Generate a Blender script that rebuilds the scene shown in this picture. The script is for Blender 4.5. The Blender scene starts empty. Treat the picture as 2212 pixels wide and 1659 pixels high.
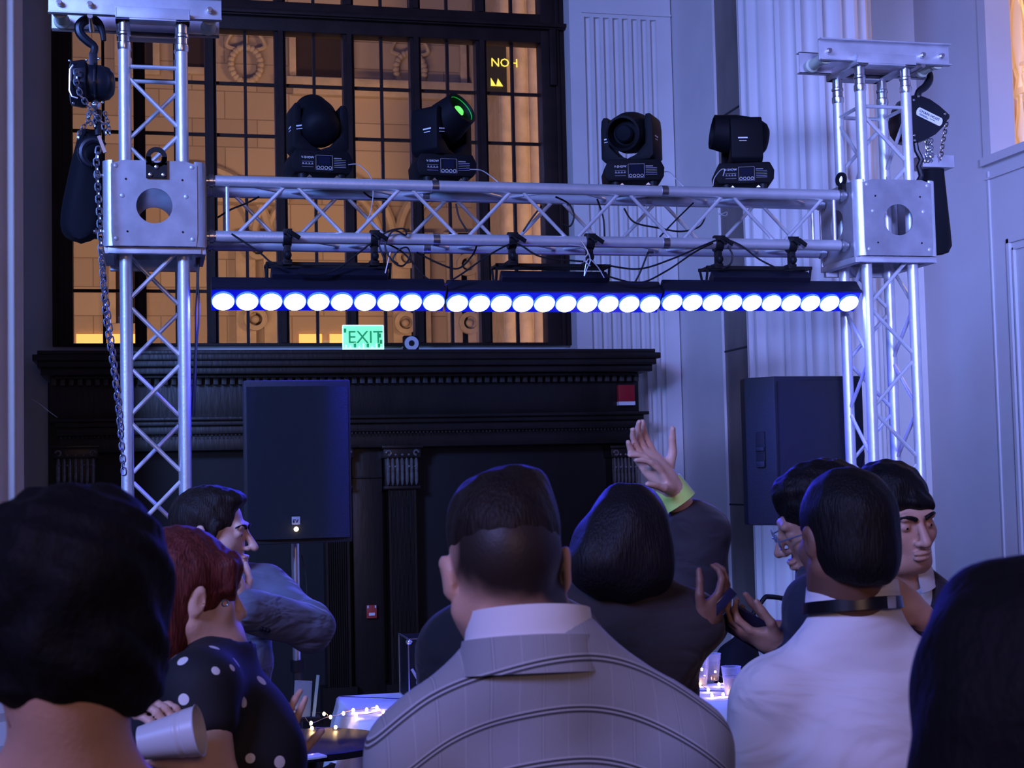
import bpy, bmesh, math, random
import numpy as np
from mathutils import Vector, Matrix, Euler
PI = math.pi
random.seed(7)
scn = bpy.context.scene
COL = scn.collection
V = Vector

# ------------------------------------------------------------------ camera
FPX = 3260.0; W0, H0 = 2212.0, 1659.0
CAMH = 1.75
YAW = math.atan(FPX / 13600.0)      # the walls run 13.5 deg off the picture plane
ROLL = 0.023
PITCH = math.atan((1028 - H0 / 2) / FPX)
CAM = V((0, 0, CAMH))
F0 = V((math.sin(YAW), math.cos(YAW), 0)); R0 = V((math.cos(YAW), -math.sin(YAW), 0)); Z0 = V((0, 0, 1))
FWD = F0 * math.cos(PITCH) + Z0 * math.sin(PITCH)
UP1 = Z0 * math.cos(PITCH) - F0 * math.sin(PITCH)
RGT = R0 * math.cos(ROLL) - UP1 * math.sin(ROLL)
UPV = R0 * math.sin(ROLL) + UP1 * math.cos(ROLL)
cd = bpy.data.cameras.new('camera'); cam = bpy.data.objects.new('camera', cd); COL.objects.link(cam)
cam.matrix_world = Matrix(((RGT.x, UPV.x, -FWD.x, CAM.x), (RGT.y, UPV.y, -FWD.y, CAM.y), (RGT.z, UPV.z, -FWD.z, CAM.z), (0, 0, 0, 1)))
cd.sensor_width = 36; cd.lens = FPX / W0 * 36
cd.clip_start = 0.05; cd.clip_end = 200
cd.dof.use_dof = True; cd.dof.focus_distance = 6.6; cd.dof.aperture_fstop = 13.0
scn.camera = cam
vs = scn.view_settings
vs.view_transform = 'Standard'; vs.look = 'None'; vs.gamma = 1; vs.exposure = 0; vs.use_curve_mapping = False

def ray(px, py): return (FWD * FPX + RGT * (px - W0 / 2) - UPV * (py - H0 / 2)) / FPX
def PY(px, py, Y):  r = ray(px, py); return CAM + r * (Y / r.y)
def PXX(px, py, X): r = ray(px, py); return CAM + r * (X / r.x)
def PZ(px, py, Z):  r = ray(px, py); return CAM + r * ((Z - CAMH) / r.z)
def PD(px, py, d):  return CAM + ray(px, py) * d

# ------------------------------------------------------------------ world and lights
wd = bpy.data.worlds.new('world'); scn.world = wd; wd.use_nodes = True
bg = wd.node_tree.nodes['Background']; bg.inputs[0].default_value = (0.20, 0.22, 0.55, 1); bg.inputs[1].default_value = 0.10

def area(name, loc, target, sx, sy, power, color, spread=180):
    l = bpy.data.lights.new(name, 'AREA'); l.shape = 'RECTANGLE'; l.size = sx; l.size_y = sy; l.energy = power; l.color = color
    l.spread = math.radians(spread)
    o = bpy.data.objects.new(name, l); COL.objects.link(o); o.location = loc
    o.rotation_euler = (V(target) - V(loc)).to_track_quat('-Z', 'Y').to_euler(); return o
def spot(name, loc, target, power, color, size=60, blend=0.6, rad=0.1):
    l = bpy.data.lights.new(name, 'SPOT'); l.energy = power; l.color = color; l.spot_size = math.radians(size); l.spot_blend = blend; l.shadow_soft_size = rad
    o = bpy.data.objects.new(name, l); COL.objects.link(o); o.location = loc
    o.rotation_euler = (V(target) - V(loc)).to_track_quat('-Z', 'Y').to_euler(); return o
# blue wash of unseen hall lights behind the camera, plus added fill lamps
area('hall_wash_left', (-4.5, 0.5, 5.0), (0.6, 8, 3.4), 1.6, 1.2, 170, (0.12, 0.31, 1.0), 85)
area('left_column_fill', (-2.6, 4.2, 2.3), (-1.6, 9.3, 3.6), .5, .5, 26, (0.24, 0.42, 1.0), 60)  # unseen fill added to brighten the left column
area('hall_wash_far', (-6.0, -4.0, 7.2), (4.8, 8.2, 3.4), 3, 2.4, 215, (0.32, 0.31, 1.0), 75)
area('right_wall_fill', (0.8, -2.0, 3.0), (6.0, 8.8, 2.9), 1.2, .6, 60, (0.26, 0.34, 1.0), 30)  # unseen lamp added to lift the lower right wall
area('hall_fill', (-5.5, -3.5, 6.0), (1.6, 5, 1.0), 3, 3, 72, (0.44, 0.50, 1.0))  # soft unseen fill added, mostly for the crowd
area('hall_warm', (0.5, -3.5, 3.2), (1.5, 5, 1.2), 2.0, 1.0, 46, (1.0, 0.60, 0.45))
# sodium street lamps in front of the building over the road
area('street_lamps', (-1.5, 14.0, 1.0), (2.0, 22.5, 4.5), 7, 0.6, 440, (1.0, 0.60, 0.38))
area('street_lamp_high', (9, 14.0, 5.0), (7.0, 22.5, 5.5), 2.0, 0.6, 420, (1.0, 0.55, 0.26))

# ------------------------------------------------------------------ materials
MATS = {}
def mat(name, color, rough=0.5, metal=0.0, var=0.0, vscale=8.0, bump=0.0, bscale=60.0, emit=None, estr=0.0, spec=0.5, aniso=None, color2=None, sheen=0.0, trans=0.0, ior=1.45, coat=0.0, vdist=(1, 1, 1)):
    if name in MATS: return MATS[name]
    m = bpy.data.materials.new(name); m.use_nodes = True; MATS[name] = m
    nt = m.node_tree; b = nt.nodes['Principled BSDF']
    b.inputs['Base Color'].default_value = (*color, 1); b.inputs['Roughness'].default_value = rough; b.inputs['Metallic'].default_value = metal
    b.inputs['Specular IOR Level'].default_value = spec; b.inputs['IOR'].default_value = ior
    if trans: b.inputs['Transmission Weight'].default_value = trans
    if sheen: b.inputs['Sheen Weight'].default_value = sheen
    if coat: b.inputs['Coat Weight'].default_value = coat
    tc = mp = None
    if var or bump or color2:
        tc = nt.nodes.new('ShaderNodeTexCoord'); mp = nt.nodes.new('ShaderNodeMapping'); nt.links.new(tc.outputs['Object'], mp.inputs[0]); mp.inputs['Scale'].default_value = vdist
    if var or color2:
        n = nt.nodes.new('ShaderNodeTexNoise'); n.inputs['Scale'].default_value = vscale; n.inputs['Detail'].default_value = 6; nt.links.new(mp.outputs[0], n.inputs[0])
        r = nt.nodes.new('ShaderNodeValToRGB'); nt.links.new(n.outputs[0], r.inputs[0])
        c2 = color2 if color2 else tuple(max(0, c * (1 - var)) for c in color); c1 = color if color2 else tuple(min(1, c * (1 + var)) for c in color)
        r.color_ramp.elements[0].position = 0.35; r.color_ramp.elements[1].position = 0.68
        r.color_ramp.elements[0].color = (*c2, 1); r.color_ramp.elements[1].color = (*c1, 1); nt.links.new(r.outputs[0], b.inputs['Base Color'])
    if bump:
        n2 = nt.nodes.new('ShaderNodeTexNoise'); n2.inputs['Scale'].default_value = bscale; n2.inputs['Detail'].default_value = 4; nt.links.new(mp.outputs[0], n2.inputs[0])
        bp = nt.nodes.new('ShaderNodeBump'); bp.inputs['Strength'].default_value = bump; bp.inputs['Distance'].default_value = 0.01; nt.links.new(n2.outputs[0], bp.inputs['Height']); nt.links.new(bp.outputs[0], b.inputs['Normal'])
    if emit: b.inputs['Emission Color'].default_value = (*emit, 1); b.inputs['Emission Strength'].default_value = estr
    return m
ALU = mat('brushed_aluminium', (0.70, 0.71, 0.74), 0.42, 0.6, var=0.06, vscale=14, bump=0.08, bscale=90)
ALUS = mat('sleeve_plate', (0.36, 0.36, 0.39), 0.5, 0.6, var=0.14, vscale=9, bump=0.05, bscale=30)
ALUP = mat('aluminium_plate', (0.56, 0.56, 0.60), 0.5, 0.6, var=0.10, vscale=11, bump=0.05, bscale=30)
STEEL = mat('zinc_steel', (0.75, 0.76, 0.78), 0.28, 1.0)
BLK = mat('black_plastic', (0.003, 0.003, 0.005), 0.65, spec=.2, bump=0.1, bscale=200)
BLKM = mat('black_metal', (0.007, 0.007, 0.009), 0.5, 0.0, spec=.3)
CABLE = mat('black_rubber', (0.006, 0.006, 0.008), 0.55)
WIRE = mat('clear_wire', (0.65, 0.66, 0.68), 0.35, 0.5)
WHITE = mat('white_print', (0.75, 0.76, 0.8), 0.6)
PLASTER = mat('cream_plaster', (0.66, 0.64, 0.62), 0.75, var=0.03, vscale=3, bump=0.1, bscale=25)
PLASTER2 = mat('painted_wall', (0.50, 0.50, 0.52), 0.8, var=0.03, vscale=2, bump=0.1, bscale=18)
MARBLE = mat('dark_marble', (0.10, 0.085, 0.08), 0.35, color2=(0.20, 0.17, 0.15), vscale=3.0, vdist=(1, 1, .4))
WOOD = mat('dark_stained_wood', (0.012, 0.008, 0.006), 0.36, spec=.5, var=0.3, vscale=6, bump=0.15, bscale=40, vdist=(1, 1, .2))
WOODR = mat('window_wood', (0.020, 0.010, 0.008), 0.5, spec=.25, var=0.25, vscale=7, bump=0.1, bscale=40)
FLOORM = mat('dark_floor', (0.035, 0.022, 0.016), 0.35, var=0.2, vscale=2, bump=0.05, bscale=20)

# ------------------------------------------------------------------ mesh helper
class MB:
    def __init__(s): s.v = []; s.f = []; s.mi = []; s.cur = 0
    def add(s, vs, fs):
        b = len(s.v); s.v += [tuple(x) for x in vs]; s.f += [tuple(i + b for i in f) for f in fs]; s.mi += [s.cur] * len(fs); return s
    def box(s, c, size, rot=None, taper=1.0):
        c = V(c); h = V(size) / 2; vs = []
        for z in (-1, 1):
            t = taper if z > 0 else 1
            for x, y in ((-1, -1), (1, -1), (1, 1), (-1, 1)):
                p = V((x * h.x * t, y * h.y * t, z * h.z))
                if rot is not None: p = rot @ p
                vs.append(c + p)
        return s.add(vs, [(0, 3, 2, 1), (4, 5, 6, 7), (0, 1, 5, 4), (1, 2, 6, 5), (2, 3, 7, 6), (3, 0, 4, 7)])
    def bb(s, a, b): a = V(a); b = V(b); return s.box((a + b) / 2, (abs(b.x - a.x), abs(b.y - a.y), abs(b.z - a.z)))
    def cyl(s, a, b, r, n=12, r2=None, cap=True):
        a = V(a); b = V(b); r2 = r if r2 is None else r2; d = (b - a)
        if d.length < 1e-9: return s
        d.normalize(); u = d.orthogonal().normalized(); w = d.cross(u); vs = []
        for p, rr in ((a, r), (b, r2)):
            for i in range(n):
                t = 2 * PI * i / n; vs.append(p + u * (rr * math.cos(t)) + w * (rr * math.sin(t)))
        fs = [(i, (i + 1) % n, n + (i + 1) % n, n + i) for i in range(n)]
        if cap: fs += [tuple(range(n - 1, -1, -1)), tuple(range(n, 2 * n))]
        return s.add(vs, fs)
    def tube(s, pts, r, n=8, closed=False, rads=None):
        pts = [V(p) for p in pts]; N = len(pts); vs = []; fs = []; prev = None
        for i, p in enumerate(pts):
            if closed: t = pts[(i + 1) % N] - pts[i - 1]
            else: t = pts[min(i + 1, N - 1)] - pts[max(i - 1, 0)]
            t.normalize()
            if prev is None: u = t.orthogonal().normalized()
            else:
                u = prev - t * prev.dot(t)
                u = u.normalized() if u.length > 1e-6 else t.orthogonal().normalized()
            prev = u; w = t.cross(u); rr = rads[i] if rads else r
            for k in range(n):
                a = 2 * PI * k / n; vs.append(p + u * rr * math.cos(a) + w * rr * math.sin(a))
        M_ = N if closed else N - 1
        for i in range(M_):
            j = (i + 1) % N
            for k in range(n): fs.append((i * n + k, i * n + (k + 1) % n, j * n + (k + 1) % n, j * n + k))
        if not closed: fs += [tuple(range(n - 1, -1, -1)), tuple(range((N - 1) * n, N * n))]
        return s.add(vs, fs)
    def lathe(s, prof, c, axis=(0, 0, 1), n=24, cap=True, arc=None):
        c = V(c); d = V(axis).normalized(); u = d.orthogonal().normalized(); w = d.cross(u); vs = []; fs = []
        for h, r in prof:
            for i in range(n): t = 2 * PI * i / n; vs.append(c + d * h + u * r * math.cos(t) + w * r * math.sin(t))
        for j in range(len(prof) - 1):
            for i in range(n): fs.append((j * n + i, j * n + (i + 1) % n, (j + 1) * n + (i + 1) % n, (j + 1) * n + i))
        if cap: fs += [tuple(range(n - 1, -1, -1)), tuple(range((len(prof) - 1) * n, len(prof) * n))]
        return s.add(vs, fs)
    def ring(s, c, axis, r0, r1, th, n=28):   # flat ring with thickness
        c = V(c); d = V(axis).normalized(); u = d.orthogonal().normalized(); w = d.cross(u); vs = []; fs = []
        for h, r in ((0, r0), (0, r1), (th, r1), (th, r0)):
            for i in range(n): t = 2 * PI * i / n; vs.append(c + d * h + u * r * math.cos(t) + w * r * math.sin(t))
        for j in range(4):
            for i in range(n): k = (j + 1) % 4; fs.append((j * n + i, j * n + (i + 1) % n, k * n + (i + 1) % n, k * n + i))
        return s.add(vs, fs)
    def prism(s, poly, off, O=(0, 0, 0), U=(1, 0, 0), W=(0, 0, 1), D=(0, 1, 0)):
        """poly (u,w) in the plane O+uU+wW, extruded by off along D"""
        O = V(O); U = V(U); W = V(W); D = V(D); n = len(poly)
        vs = [O + U * a + W * b for a, b in poly] + [O + U * a + W * b + D * off for a, b in poly]
        return s.add(vs, [tuple(range(n - 1, -1, -1)), tuple(range(n, 2 * n))] + [(i, (i + 1) % n, n + (i + 1) % n, n + i) for i in range(n)])
    def plate_hole(s, a, u, w, d, su, sw, th, hc, hr, n=32):
        """rectangular plate with a round hole; a corner, u,w unit axes, d thickness axis"""
        a = V(a); u = V(u); w = V(w); d = V(d); vs = []; fs = []
        for off in (0, th):
            for i in range(n):
                t = 2 * PI * i / n; ct, st = math.cos(t), math.sin(t)
                vs.append(a + u * (hc[0] + hr * ct) + w * (hc[1] + hr * st) + d * off)
            for i in range(n):
                t = 2 * PI * i / n; ct, st = math.cos(t), math.sin(t)
                k = min((su - hc[0]) / ct if ct > 1e-6 else (hc[0] / -ct if ct < -1e-6 else 1e9), (sw - hc[1]) / st if st > 1e-6 else (hc[1] / -st if st < -1e-6 else 1e9))
                vs.append(a + u * (hc[0] + k * ct) + w * (hc[1] + k * st) + d * off)
        for i in range(n):
            j = (i + 1) % n
            fs.append((i, j, n + j, n + i)); fs.append((2 * n + i, 3 * n + i, 3 * n + j, 2 * n + j))
            fs.append((i, 2 * n + i, 2 * n + j, j)); fs.append((n + i, n + j, 3 * n + j, 3 * n + i))
        return s.add(vs, fs)
    def ell(s, c, r, n=16, m=10, rot=None):
        vs = []; fs = []; c = V(c)
        for j in range(1, m):
            a = PI * j / m
            for i in range(n):
                t = 2 * PI * i / n; p = V((r[0] * math.sin(a) * math.cos(t), r[1] * math.sin(a) * math.sin(t), r[2] * math.cos(a)))
                if rot is not None: p = rot @ p
                vs.append(c + p)
        for j in range(m - 2):
            for i in range(n): fs.append((j * n + i, (j + 1) * n + i, (j + 1) * n + (i + 1) % n, j * n + (i + 1) % n))
        p0 = V((0, 0, r[2])); p1 = -p0
        if rot is not None: p0 = rot @ p0; p1 = rot @ p1
        vs += [c + p0, c + p1]; a0 = len(vs) - 2; a1 = a0 + 1
        for i in range(n): fs.append((a0, i, (i + 1) % n)); fs.append((a1, (m - 2) * n + (i + 1) % n, (m - 2) * n + i))
        return s.add(vs, fs)
    def build(s, name, m, parent=None, smooth=True, bevel=0.0, angle=35):
        org = V((0, 0, 0))
        if parent is not None: org = parent['_o'] if False else ORG[parent.name]
        elif len(s.v):
            a = np.array(s.v); org = V(((a[:, 0].min() + a[:, 0].max()) / 2, (a[:, 1].min() + a[:, 1].max()) / 2, a[:, 2].min()))
        me = bpy.data.meshes.new(name); me.from_pydata([tuple(V(p) - org) for p in s.v], [], s.f)
        for mm in (m if isinstance(m, (list, tuple)) else [m]): me.materials.append(mm)
        if any(s.mi): me.polygons.foreach_set('material_index', s.mi)
        bm = bmesh.new(); bm.from_mesh(me); bmesh.ops.recalc_face_normals(bm, faces=bm.faces)
        if bevel:
            es = [e for e in bm.edges if len(e.link_faces) == 2 and e.calc_face_angle(0) > 0.6]
            bmesh.ops.bevel(bm, geom=es, offset=bevel, segments=2, affect='EDGES', profile=0.6)
        if smooth:
            for f in bm.faces: f.smooth = True
            for e in bm.edges:
                if len(e.link_faces) == 2 and e.calc_face_angle(0) > math.radians(angle): e.smooth = False
        bm.to_mesh(me); bm.free()
        o = bpy.data.objects.new(name, me); COL.objects.link(o)
        if parent is not None: o.parent = parent
        else: o.location = org
        ORG[o.name] = org if parent is None else ORG[parent.name]
        return o
ORG = {}
def thing(name, label, cat, loc, group=None):
    o = bpy.data.objects.new(name, None); o.empty_display_size = 0.1; COL.objects.link(o); o.location = loc
    o['label'] = label; o['category'] = cat
    if group: o['group'] = group
    ORG[o.name] = V(loc); return o
def tag(o, label, cat, group=None, kind=None):
    o['label'] = label; o['category'] = cat
    if group: o['group'] = group
    if kind: o['kind'] = kind
    return o
def struct(o): o['kind'] = 'structure'; return o
def copy_tree(o, delta, parent=None):
    c = o.copy(); COL.objects.link(c)
    if parent is not None: c.parent = parent
    else: c.location = o.location + V(delta)
    for ch in list(o.children): copy_tree(ch, delta, c)
    return c
def curve_pts(pts, seg=8):
    P = [V(p) for p in pts]; out = []
    for i in range(len(P) - 1):
        p0 = P[max(i - 1, 0)]; p1 = P[i]; p2 = P[i + 1]; p3 = P[min(i + 2, len(P) - 1)]
        for k in range(seg):
            t = k / seg; out.append(0.5 * ((2 * p1) + (p2 - p0) * t + (2 * p0 - 5 * p1 + 4 * p2 - p3) * t * t + (3 * p1 - p0 - 3 * p2 + p3) * t ** 3))
    out.append(P[-1]); return out
def text_mesh(name, body, size, O, U, W, m, parent, depth=0.001, align='LEFT'):
    """lettering lying in the plane O,U,W"""
    c = bpy.data.curves.new(name, 'FONT'); c.body = body; c.size = size; c.extrude = depth; c.align_x = align; c.resolution_u = 2
    t = bpy.data.objects.new(name + '_tmp', c); me = bpy.data.meshes.new_from_object(t); me.name = name
    U = V(U).normalized(); W = V(W).normalized(); D = U.cross(W); mt = Matrix((( U.x, W.x, D.x, 0), (U.y, W.y, D.y, 0), (U.z, W.z, D.z, 0), (0, 0, 0, 1)))
    org = ORG[parent.name]; mt = Matrix.Translation(V(O) - org) @ mt; me.transform(mt); me.materials.clear(); me.materials.append(m)
    bpy.data.objects.remove(t); bpy.data.curves.remove(c)
    o = bpy.data.objects.new(name, me); COL.objects.link(o); o.parent = parent; ORG[o.name] = org; return o
def chain(mb, pts, link=0.028, r=0.0032, wd=0.011):
    P = [V(p) for p in pts]; L = [0]
    for a, b in zip(P, P[1:]): L.append(L[-1] + (b - a).length)
    n = max(1, int(L[-1] / (link * 0.74)))
    for k in range(n):
        s = (k + .5) / n * L[-1]; i = 0
        while i < len(P) - 2 and L[i + 1] < s: i += 1
        t = (s - L[i]) / max(1e-9, L[i + 1] - L[i]); c = P[i].lerp(P[i + 1], t); d = (P[i + 1] - P[i]).normalized()
        u = d.cross(V((0.3, 1, 0.1))).normalized(); w = d.cross(u)
        if k % 2: u = w
        pp = []
        for q in range(12):
            a = 2 * PI * q / 12; ca, sa = math.cos(a), math.sin(a)
            pp.append(c + d * (ca * wd + math.copysign(max(0, link / 2 - wd), ca) * (1 if abs(ca) > .2 else 0)) + u * sa * wd)
        mb.tube(pp, r, 5, closed=True)
    return mb
# ================================================================== THE HALL
YW = 11.5
def gx(px, py, Y): return PY(px, py, Y).x
def gz(px, py, Y): return PY(px, py, Y).z
XR = PXX(2140, 200, 5.75).x * 0 + 5.75
# floor
struct(MB().bb((-6, -4, -0.1), (XR + .1, 12.0, 0)).build('floor', FLOORM, smooth=False))
# window measures
wxl, wxr = gx(113, 400, YW), gx(1217, 100, YW)
pxl, pxr = gx(157, 400, YW), gx(1167, 200, YW)
wz0 = gz(700, 748, YW); z_low0 = gz(700, 742, YW); z_low1 = gz(1165, 97, YW); z_up0 = gz(1163, 36, YW); z_top = z_up0 + 1.25
wall = MB()
wall.bb((-3.6, YW, 0), (wxl, YW + .45, 6.6)).bb((wxr, YW, 0), (XR, YW + .45, 6.6)).bb((wxl, YW, 0), (wxr, YW + .45, wz0)).bb((wxl, YW, z_top + .12), (wxr, YW + .45, 6.6))
struct(wall.build('wall_back', PLASTER2, smooth=False))
# pier that carries the big column, plain plaster face then dark marble face
xp = gx(1457, 300, 11.3)
def y_at(px, py, X): return PXX(px, py, X).y
ym0 = y_at(1546, 300, xp)
pier = MB().bb((xp, ym0, 0), (XR, YW, 6.6)); struct(pier.build('wall_pier', PLASTER, smooth=False))
# marble-clad block
mj = MB().bb((xp + .02, 9.75, 0), (xp + .5, ym0, 6.6)); o = mj.build('trim_1', MARBLE, smooth=False); struct(o)
nt = MARBLE.node_tree
# joints as thin recesses on the marble
j = MB()
for z in (1.5, 2.62, 4.35 , 5.4): j.bb((xp + .015, 9.7, z), (xp + .03, ym0, z + .012))
struct(j.build('trim_2', mat('joint_dark', (0.03, 0.03, 0.03), 0.8), smooth=False))
# fluted pilaster beside the window
def pilaster_profile(x0, x1, yf, yb, n, depth, edge):
    pts = [(x0, yb), (x0, yf), (x0 + edge, yf)]; w = (x1 - x0 - 2 * edge) / n
    for i in range(n):
        a = x0 + edge + i * w; fl = w * .16
        for k in range(7):
            t = PI * k / 6; pts.append((a + fl + (w - 2 * fl) * (1 - math.cos(t)) / 2, yf + depth * math.sin(t)))
    pts += [(x1, yf), (x1, yb)]; return pts
px0, px1 = gx(1236, 300, 11.28), gx(1456, 300, 11.28)
ztop = gz(1380, 42, 11.28)
pil = MB()
prof = pilaster_profile(px0, px1, 11.28, YW, 8, .035, (px1 - px0) * .13)
vs = [(a, b, 0) for a, b in prof] + [(a, b, ztop) for a, b in prof]; n = len(prof)
pil.add(vs, [(i, i + 1, n + i + 1, n + i) for i in range(n - 1)])
pil.bb((px0, 11.28, ztop), (px1, YW, 6.6)).bb((px0 + .1, 11.265, ztop + .03), (px1, 11.29, ztop + .045))
struct(pil.build('trim_3', PLASTER))
# big fluted column, right; and left
def fluted_column(name, cx, cy, r, label, nf=20, z1=6.6, depth=.06, rot=0.0, taper=0.0):
    t = thing(name, label, 'column', (cx, cy, 0)); mb = MB(); vs = []; fs = []; K = 8; n = nf * K
    for z in (0.55, z1):
        rz = r * (1 - taper * (z - 0.55) / 6)
        for i in range(n):
            a = 2 * PI * (i + .5) / n + rot; ph = (i % K) / K; d = math.sin(PI * min(1, max(0, (ph - .12) / .76))) if .12 < ph < .88 else 0
            rr = rz - depth * (d ** .7); vs.append((cx + rr * math.cos(a), cy + rr * math.sin(a), z))
    fs = [(i, (i + 1) % n, n + (i + 1) % n, n + i) for i in range(n)]
    mb.add(vs, fs); mb.build('shaft', PLASTER, t, angle=50)
    MB().lathe([(0.26, r * 1.22), (.34, r * 1.26), (.42, r * 1.18), (.45, r * 1.08), (.5, r * 1.10), (.55, r * 1.03), (.56, r * .9)], (cx, cy, 0), n=48).build('base_moulding', PLASTER, t)
    MB().bb((cx - r * 1.3, cy - r * 1.3, 0), (cx + r * 1.3, cy + r * 1.3, .27)).build('plinth', mat('plinth_stone', (.34, .36, .36), .6, var=.1, vscale=5), t, bevel=.01)
    return t
def az(px, py):
    r = ray(px, py); return math.atan2(r.x, r.y)
a0, a1 = az(1605, 500), az(1888, 200); ac = (a0 + a1) / 2; cyc = 9.45; dist = cyc / math.cos(ac); rc = dist * math.sin((a1 - a0) / 2)
fluted_column('fluted_column', dist * math.sin(ac), cyc, rc, 'big fluted cream column standing right of the window, behind the right truss tower', rot=.1)
a1 = az(52, 500); Yc = 9.3; rc2 = .55; dd = rc2 / math.sin(PI / 2) ; 
# tangent on the right side at azimuth a1
xc2 = (Yc * math.sin(a1) - rc2) / math.cos(a1)
fluted_column('fluted_column', xc2, Yc, rc2, 'fluted cream column cut by the left edge of the photo, left of the dark mantel', rot=.25, depth=.05)

# side wall on the right with the opening to the next room
yj = y_at(2143, 200, XR); zs = PXX(2143, 337, XR).z
ww = MB()
ww.bb((XR, yj, 0), (XR + .16, 12, 6.6)).bb((XR, -4, 0), (XR + .16, yj, zs)).bb((XR, -4, zs + 3.2), (XR + .16, yj, 6.6)).bb((XR, -4, zs), (XR + .16, yj - 2.6, zs + 3.2))
struct(ww.build('wall_right', PLASTER2, smooth=False))
tr = MB()
tr.bb((XR - .03, yj, zs - .02), (XR, yj + .10, zs + 3.3)).bb((XR - .045, yj - 2.7, zs - .06), (XR + .02, yj + .12, zs)).bb((XR - .02, yj - 2.7, zs - .16), (XR, yj + .10, zs - .145))
# raised panel frame lower on the wall
a = PXX(2178, 517, XR); yy = a.y
for (y0, y1, z0, z1) in ((yy - 2, yy, a.z - .03, a.z), (yy - .03, yy, .9, a.z), (yy - 2, yy - .07, a.z - .085, a.z - .07), (yy - .085, yy - .07, .9, a.z - .07)):
    tr.bb((XR - .02, y0, z0), (XR, y1, z1))
tr.bb((XR - .012, yj + .08, 0), (XR, yj + .095, zs - .1))
struct(tr.build('trim_4', PLASTER2, smooth=False))
# the lit room behind that opening
PEACH = mat('peach_wall', (0.75, 0.56, 0.42), .8)
rm = MB()
rm.bb((XR + .165, yj + 2.6, 1.5), (XR + 4.0, yj + 2.7, 6.6)).bb((XR + 4, 2, 1.5), (XR + 4.1, yj + 2.7, 6.6)).bb((XR + .16, 2, 1.4), (XR + 4, yj + 2.7, 1.5)).bb((XR + .165, yj + .01, 1.5), (XR + .175, yj + 2.6, 6.6))
struct(rm.build('wall_adjoining', PEACH, smooth=False))
area('next_room_light', (XR + 2.0, yj - .6, zs + 2.4), (XR + .8, yj + 1.2, zs + .5), .8, .8, 60, (1.0, 0.55, 0.24))
# ------------------------------------------------------------------ tall window
g = bpy.data.materials.new('window_glass'); g.use_nodes = True; nt = g.node_tree; nt.nodes.clear()
o_ = nt.nodes.new('ShaderNodeOutputMaterial'); mx = nt.nodes.new('ShaderNodeMixShader'); tp = nt.nodes.new('ShaderNodeBsdfTransparent'); gl = nt.nodes.new('ShaderNodeBsdfGlossy'); gl.inputs['Roughness'].default_value = .03
fr = nt.nodes.new('ShaderNodeFresnel'); fr.inputs[0].default_value = 1.45; nt.links.new(fr.outputs[0], mx.inputs[0]); nt.links.new(tp.outputs[0], mx.inputs[1]); nt.links.new(gl.outputs[0], mx.inputs[2]); nt.links.new(mx.outputs[0], o_.inputs[0]); GLASS = g
fm = MB(); YF0, YF1 = YW - .06, YW + .10
fm.bb((wxl, YF0, wz0), (pxl, YF1, z_top + .1)).bb((pxr, YF0, wz0), (wxr, YF1, z_top + .1))
fm.bb((pxl, YF0, wz0), (pxr, YF1, z_low0)).bb((pxl, YF0, z_low1), (pxr, YF1, z_up0)).bb((pxl, YF0, z_top), (pxr, YF1, z_top + .1))
fm.bb((wxl, YF0 - .05, z_low1 + .10), (wxr, YF0, z_up0 - .08)).bb((wxl, YF0 - .08, z_up0 - .12), (wxr, YF0, z_up0 - .09))
fm.bb((wxl + .05, YF0 - .02, wz0), (wxl + .075, YF0, z_top)).bb((wxr - .09, YF0 - .025, wz0), (wxr - .06, YF0, z_top)).bb((wxr - .14, YF0 - .05, z_low1 - .35), (wxr - .09, YF0, z_low1 + .1))
win = struct(fm.build('window_1', WOODR, bevel=.004))
pitch = (pxr - pxl + .085) / 7; pw = pitch - .085
mul = MB(); mun = MB()
for i in range(7):
    x0 = pxl + i * pitch
    if i: mul.bb((x0 - .085, YW - .03, z_low0), (x0, YW + .08, z_low1)).bb((x0 - .062, YW - .07, z_low0), (x0 - .024, YW - .02, z_low1)).bb((x0 - .085, YW - .03, z_up0), (x0, YW + .08, z_top)).bb((x0 - .062, YW - .07, z_up0), (x0 - .024, YW - .02, z_top))
    for (za, zb, rows) in ((z_low0, z_low1, 6), (z_up0, z_top, 3)):
        mun.bb((x0 + pw / 2 - .011, YW + .02, za), (x0 + pw / 2 + .011, YW + .06, zb))
        for k in range(1, rows): z = za + (zb - za) * k / rows; mun.bb((x0, YW + .024, z - .011), (x0 + pw, YW + .056, z + .011))
def child_of(o, parent):
    w = o.location.copy(); o.parent = parent; o.location = w - parent.location; ORG[o.name] = ORG[parent.name]; return o
child_of(mul.build('mullion', WOODR), win); child_of(mun.build('muntin', WOODR), win)
gm = MB().bb((pxl, YW + .038, z_low0), (pxr, YW + .042, z_low1)).bb((pxl, YW + .038, z_up0), (pxr, YW + .042, z_top)); child_of(gm.build('window_pane', GLASS, smooth=False), win)

# ------------------------------------------------------------------ building over the road
YB = 22.5
STONE = bpy.data.materials.new('sandstone_blocks'); STONE.use_nodes = True; nt = STONE.node_tree; b = nt.nodes['Principled BSDF']; b.inputs['Roughness'].default_value = .85
tc = nt.nodes.new('ShaderNodeTexCoord'); sp = nt.nodes.new('ShaderNodeSeparateXYZ'); cb = nt.nodes.new('ShaderNodeCombineXYZ'); br = nt.nodes.new('ShaderNodeTexBrick'); ns = nt.nodes.new('ShaderNodeTexNoise')
nt.links.new(tc.outputs['Object'], sp.inputs[0]); nt.links.new(sp.outputs[0], cb.inputs[0]); nt.links.new(sp.outputs[2], cb.inputs[1]); nt.links.new(cb.outputs[0], br.inputs[0])
br.inputs['Scale'].default_value = 1; br.inputs['Brick Width'].default_value = .95; br.inputs['Row Height'].default_value = .42; br.inputs['Mortar Size'].default_value = .008
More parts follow.
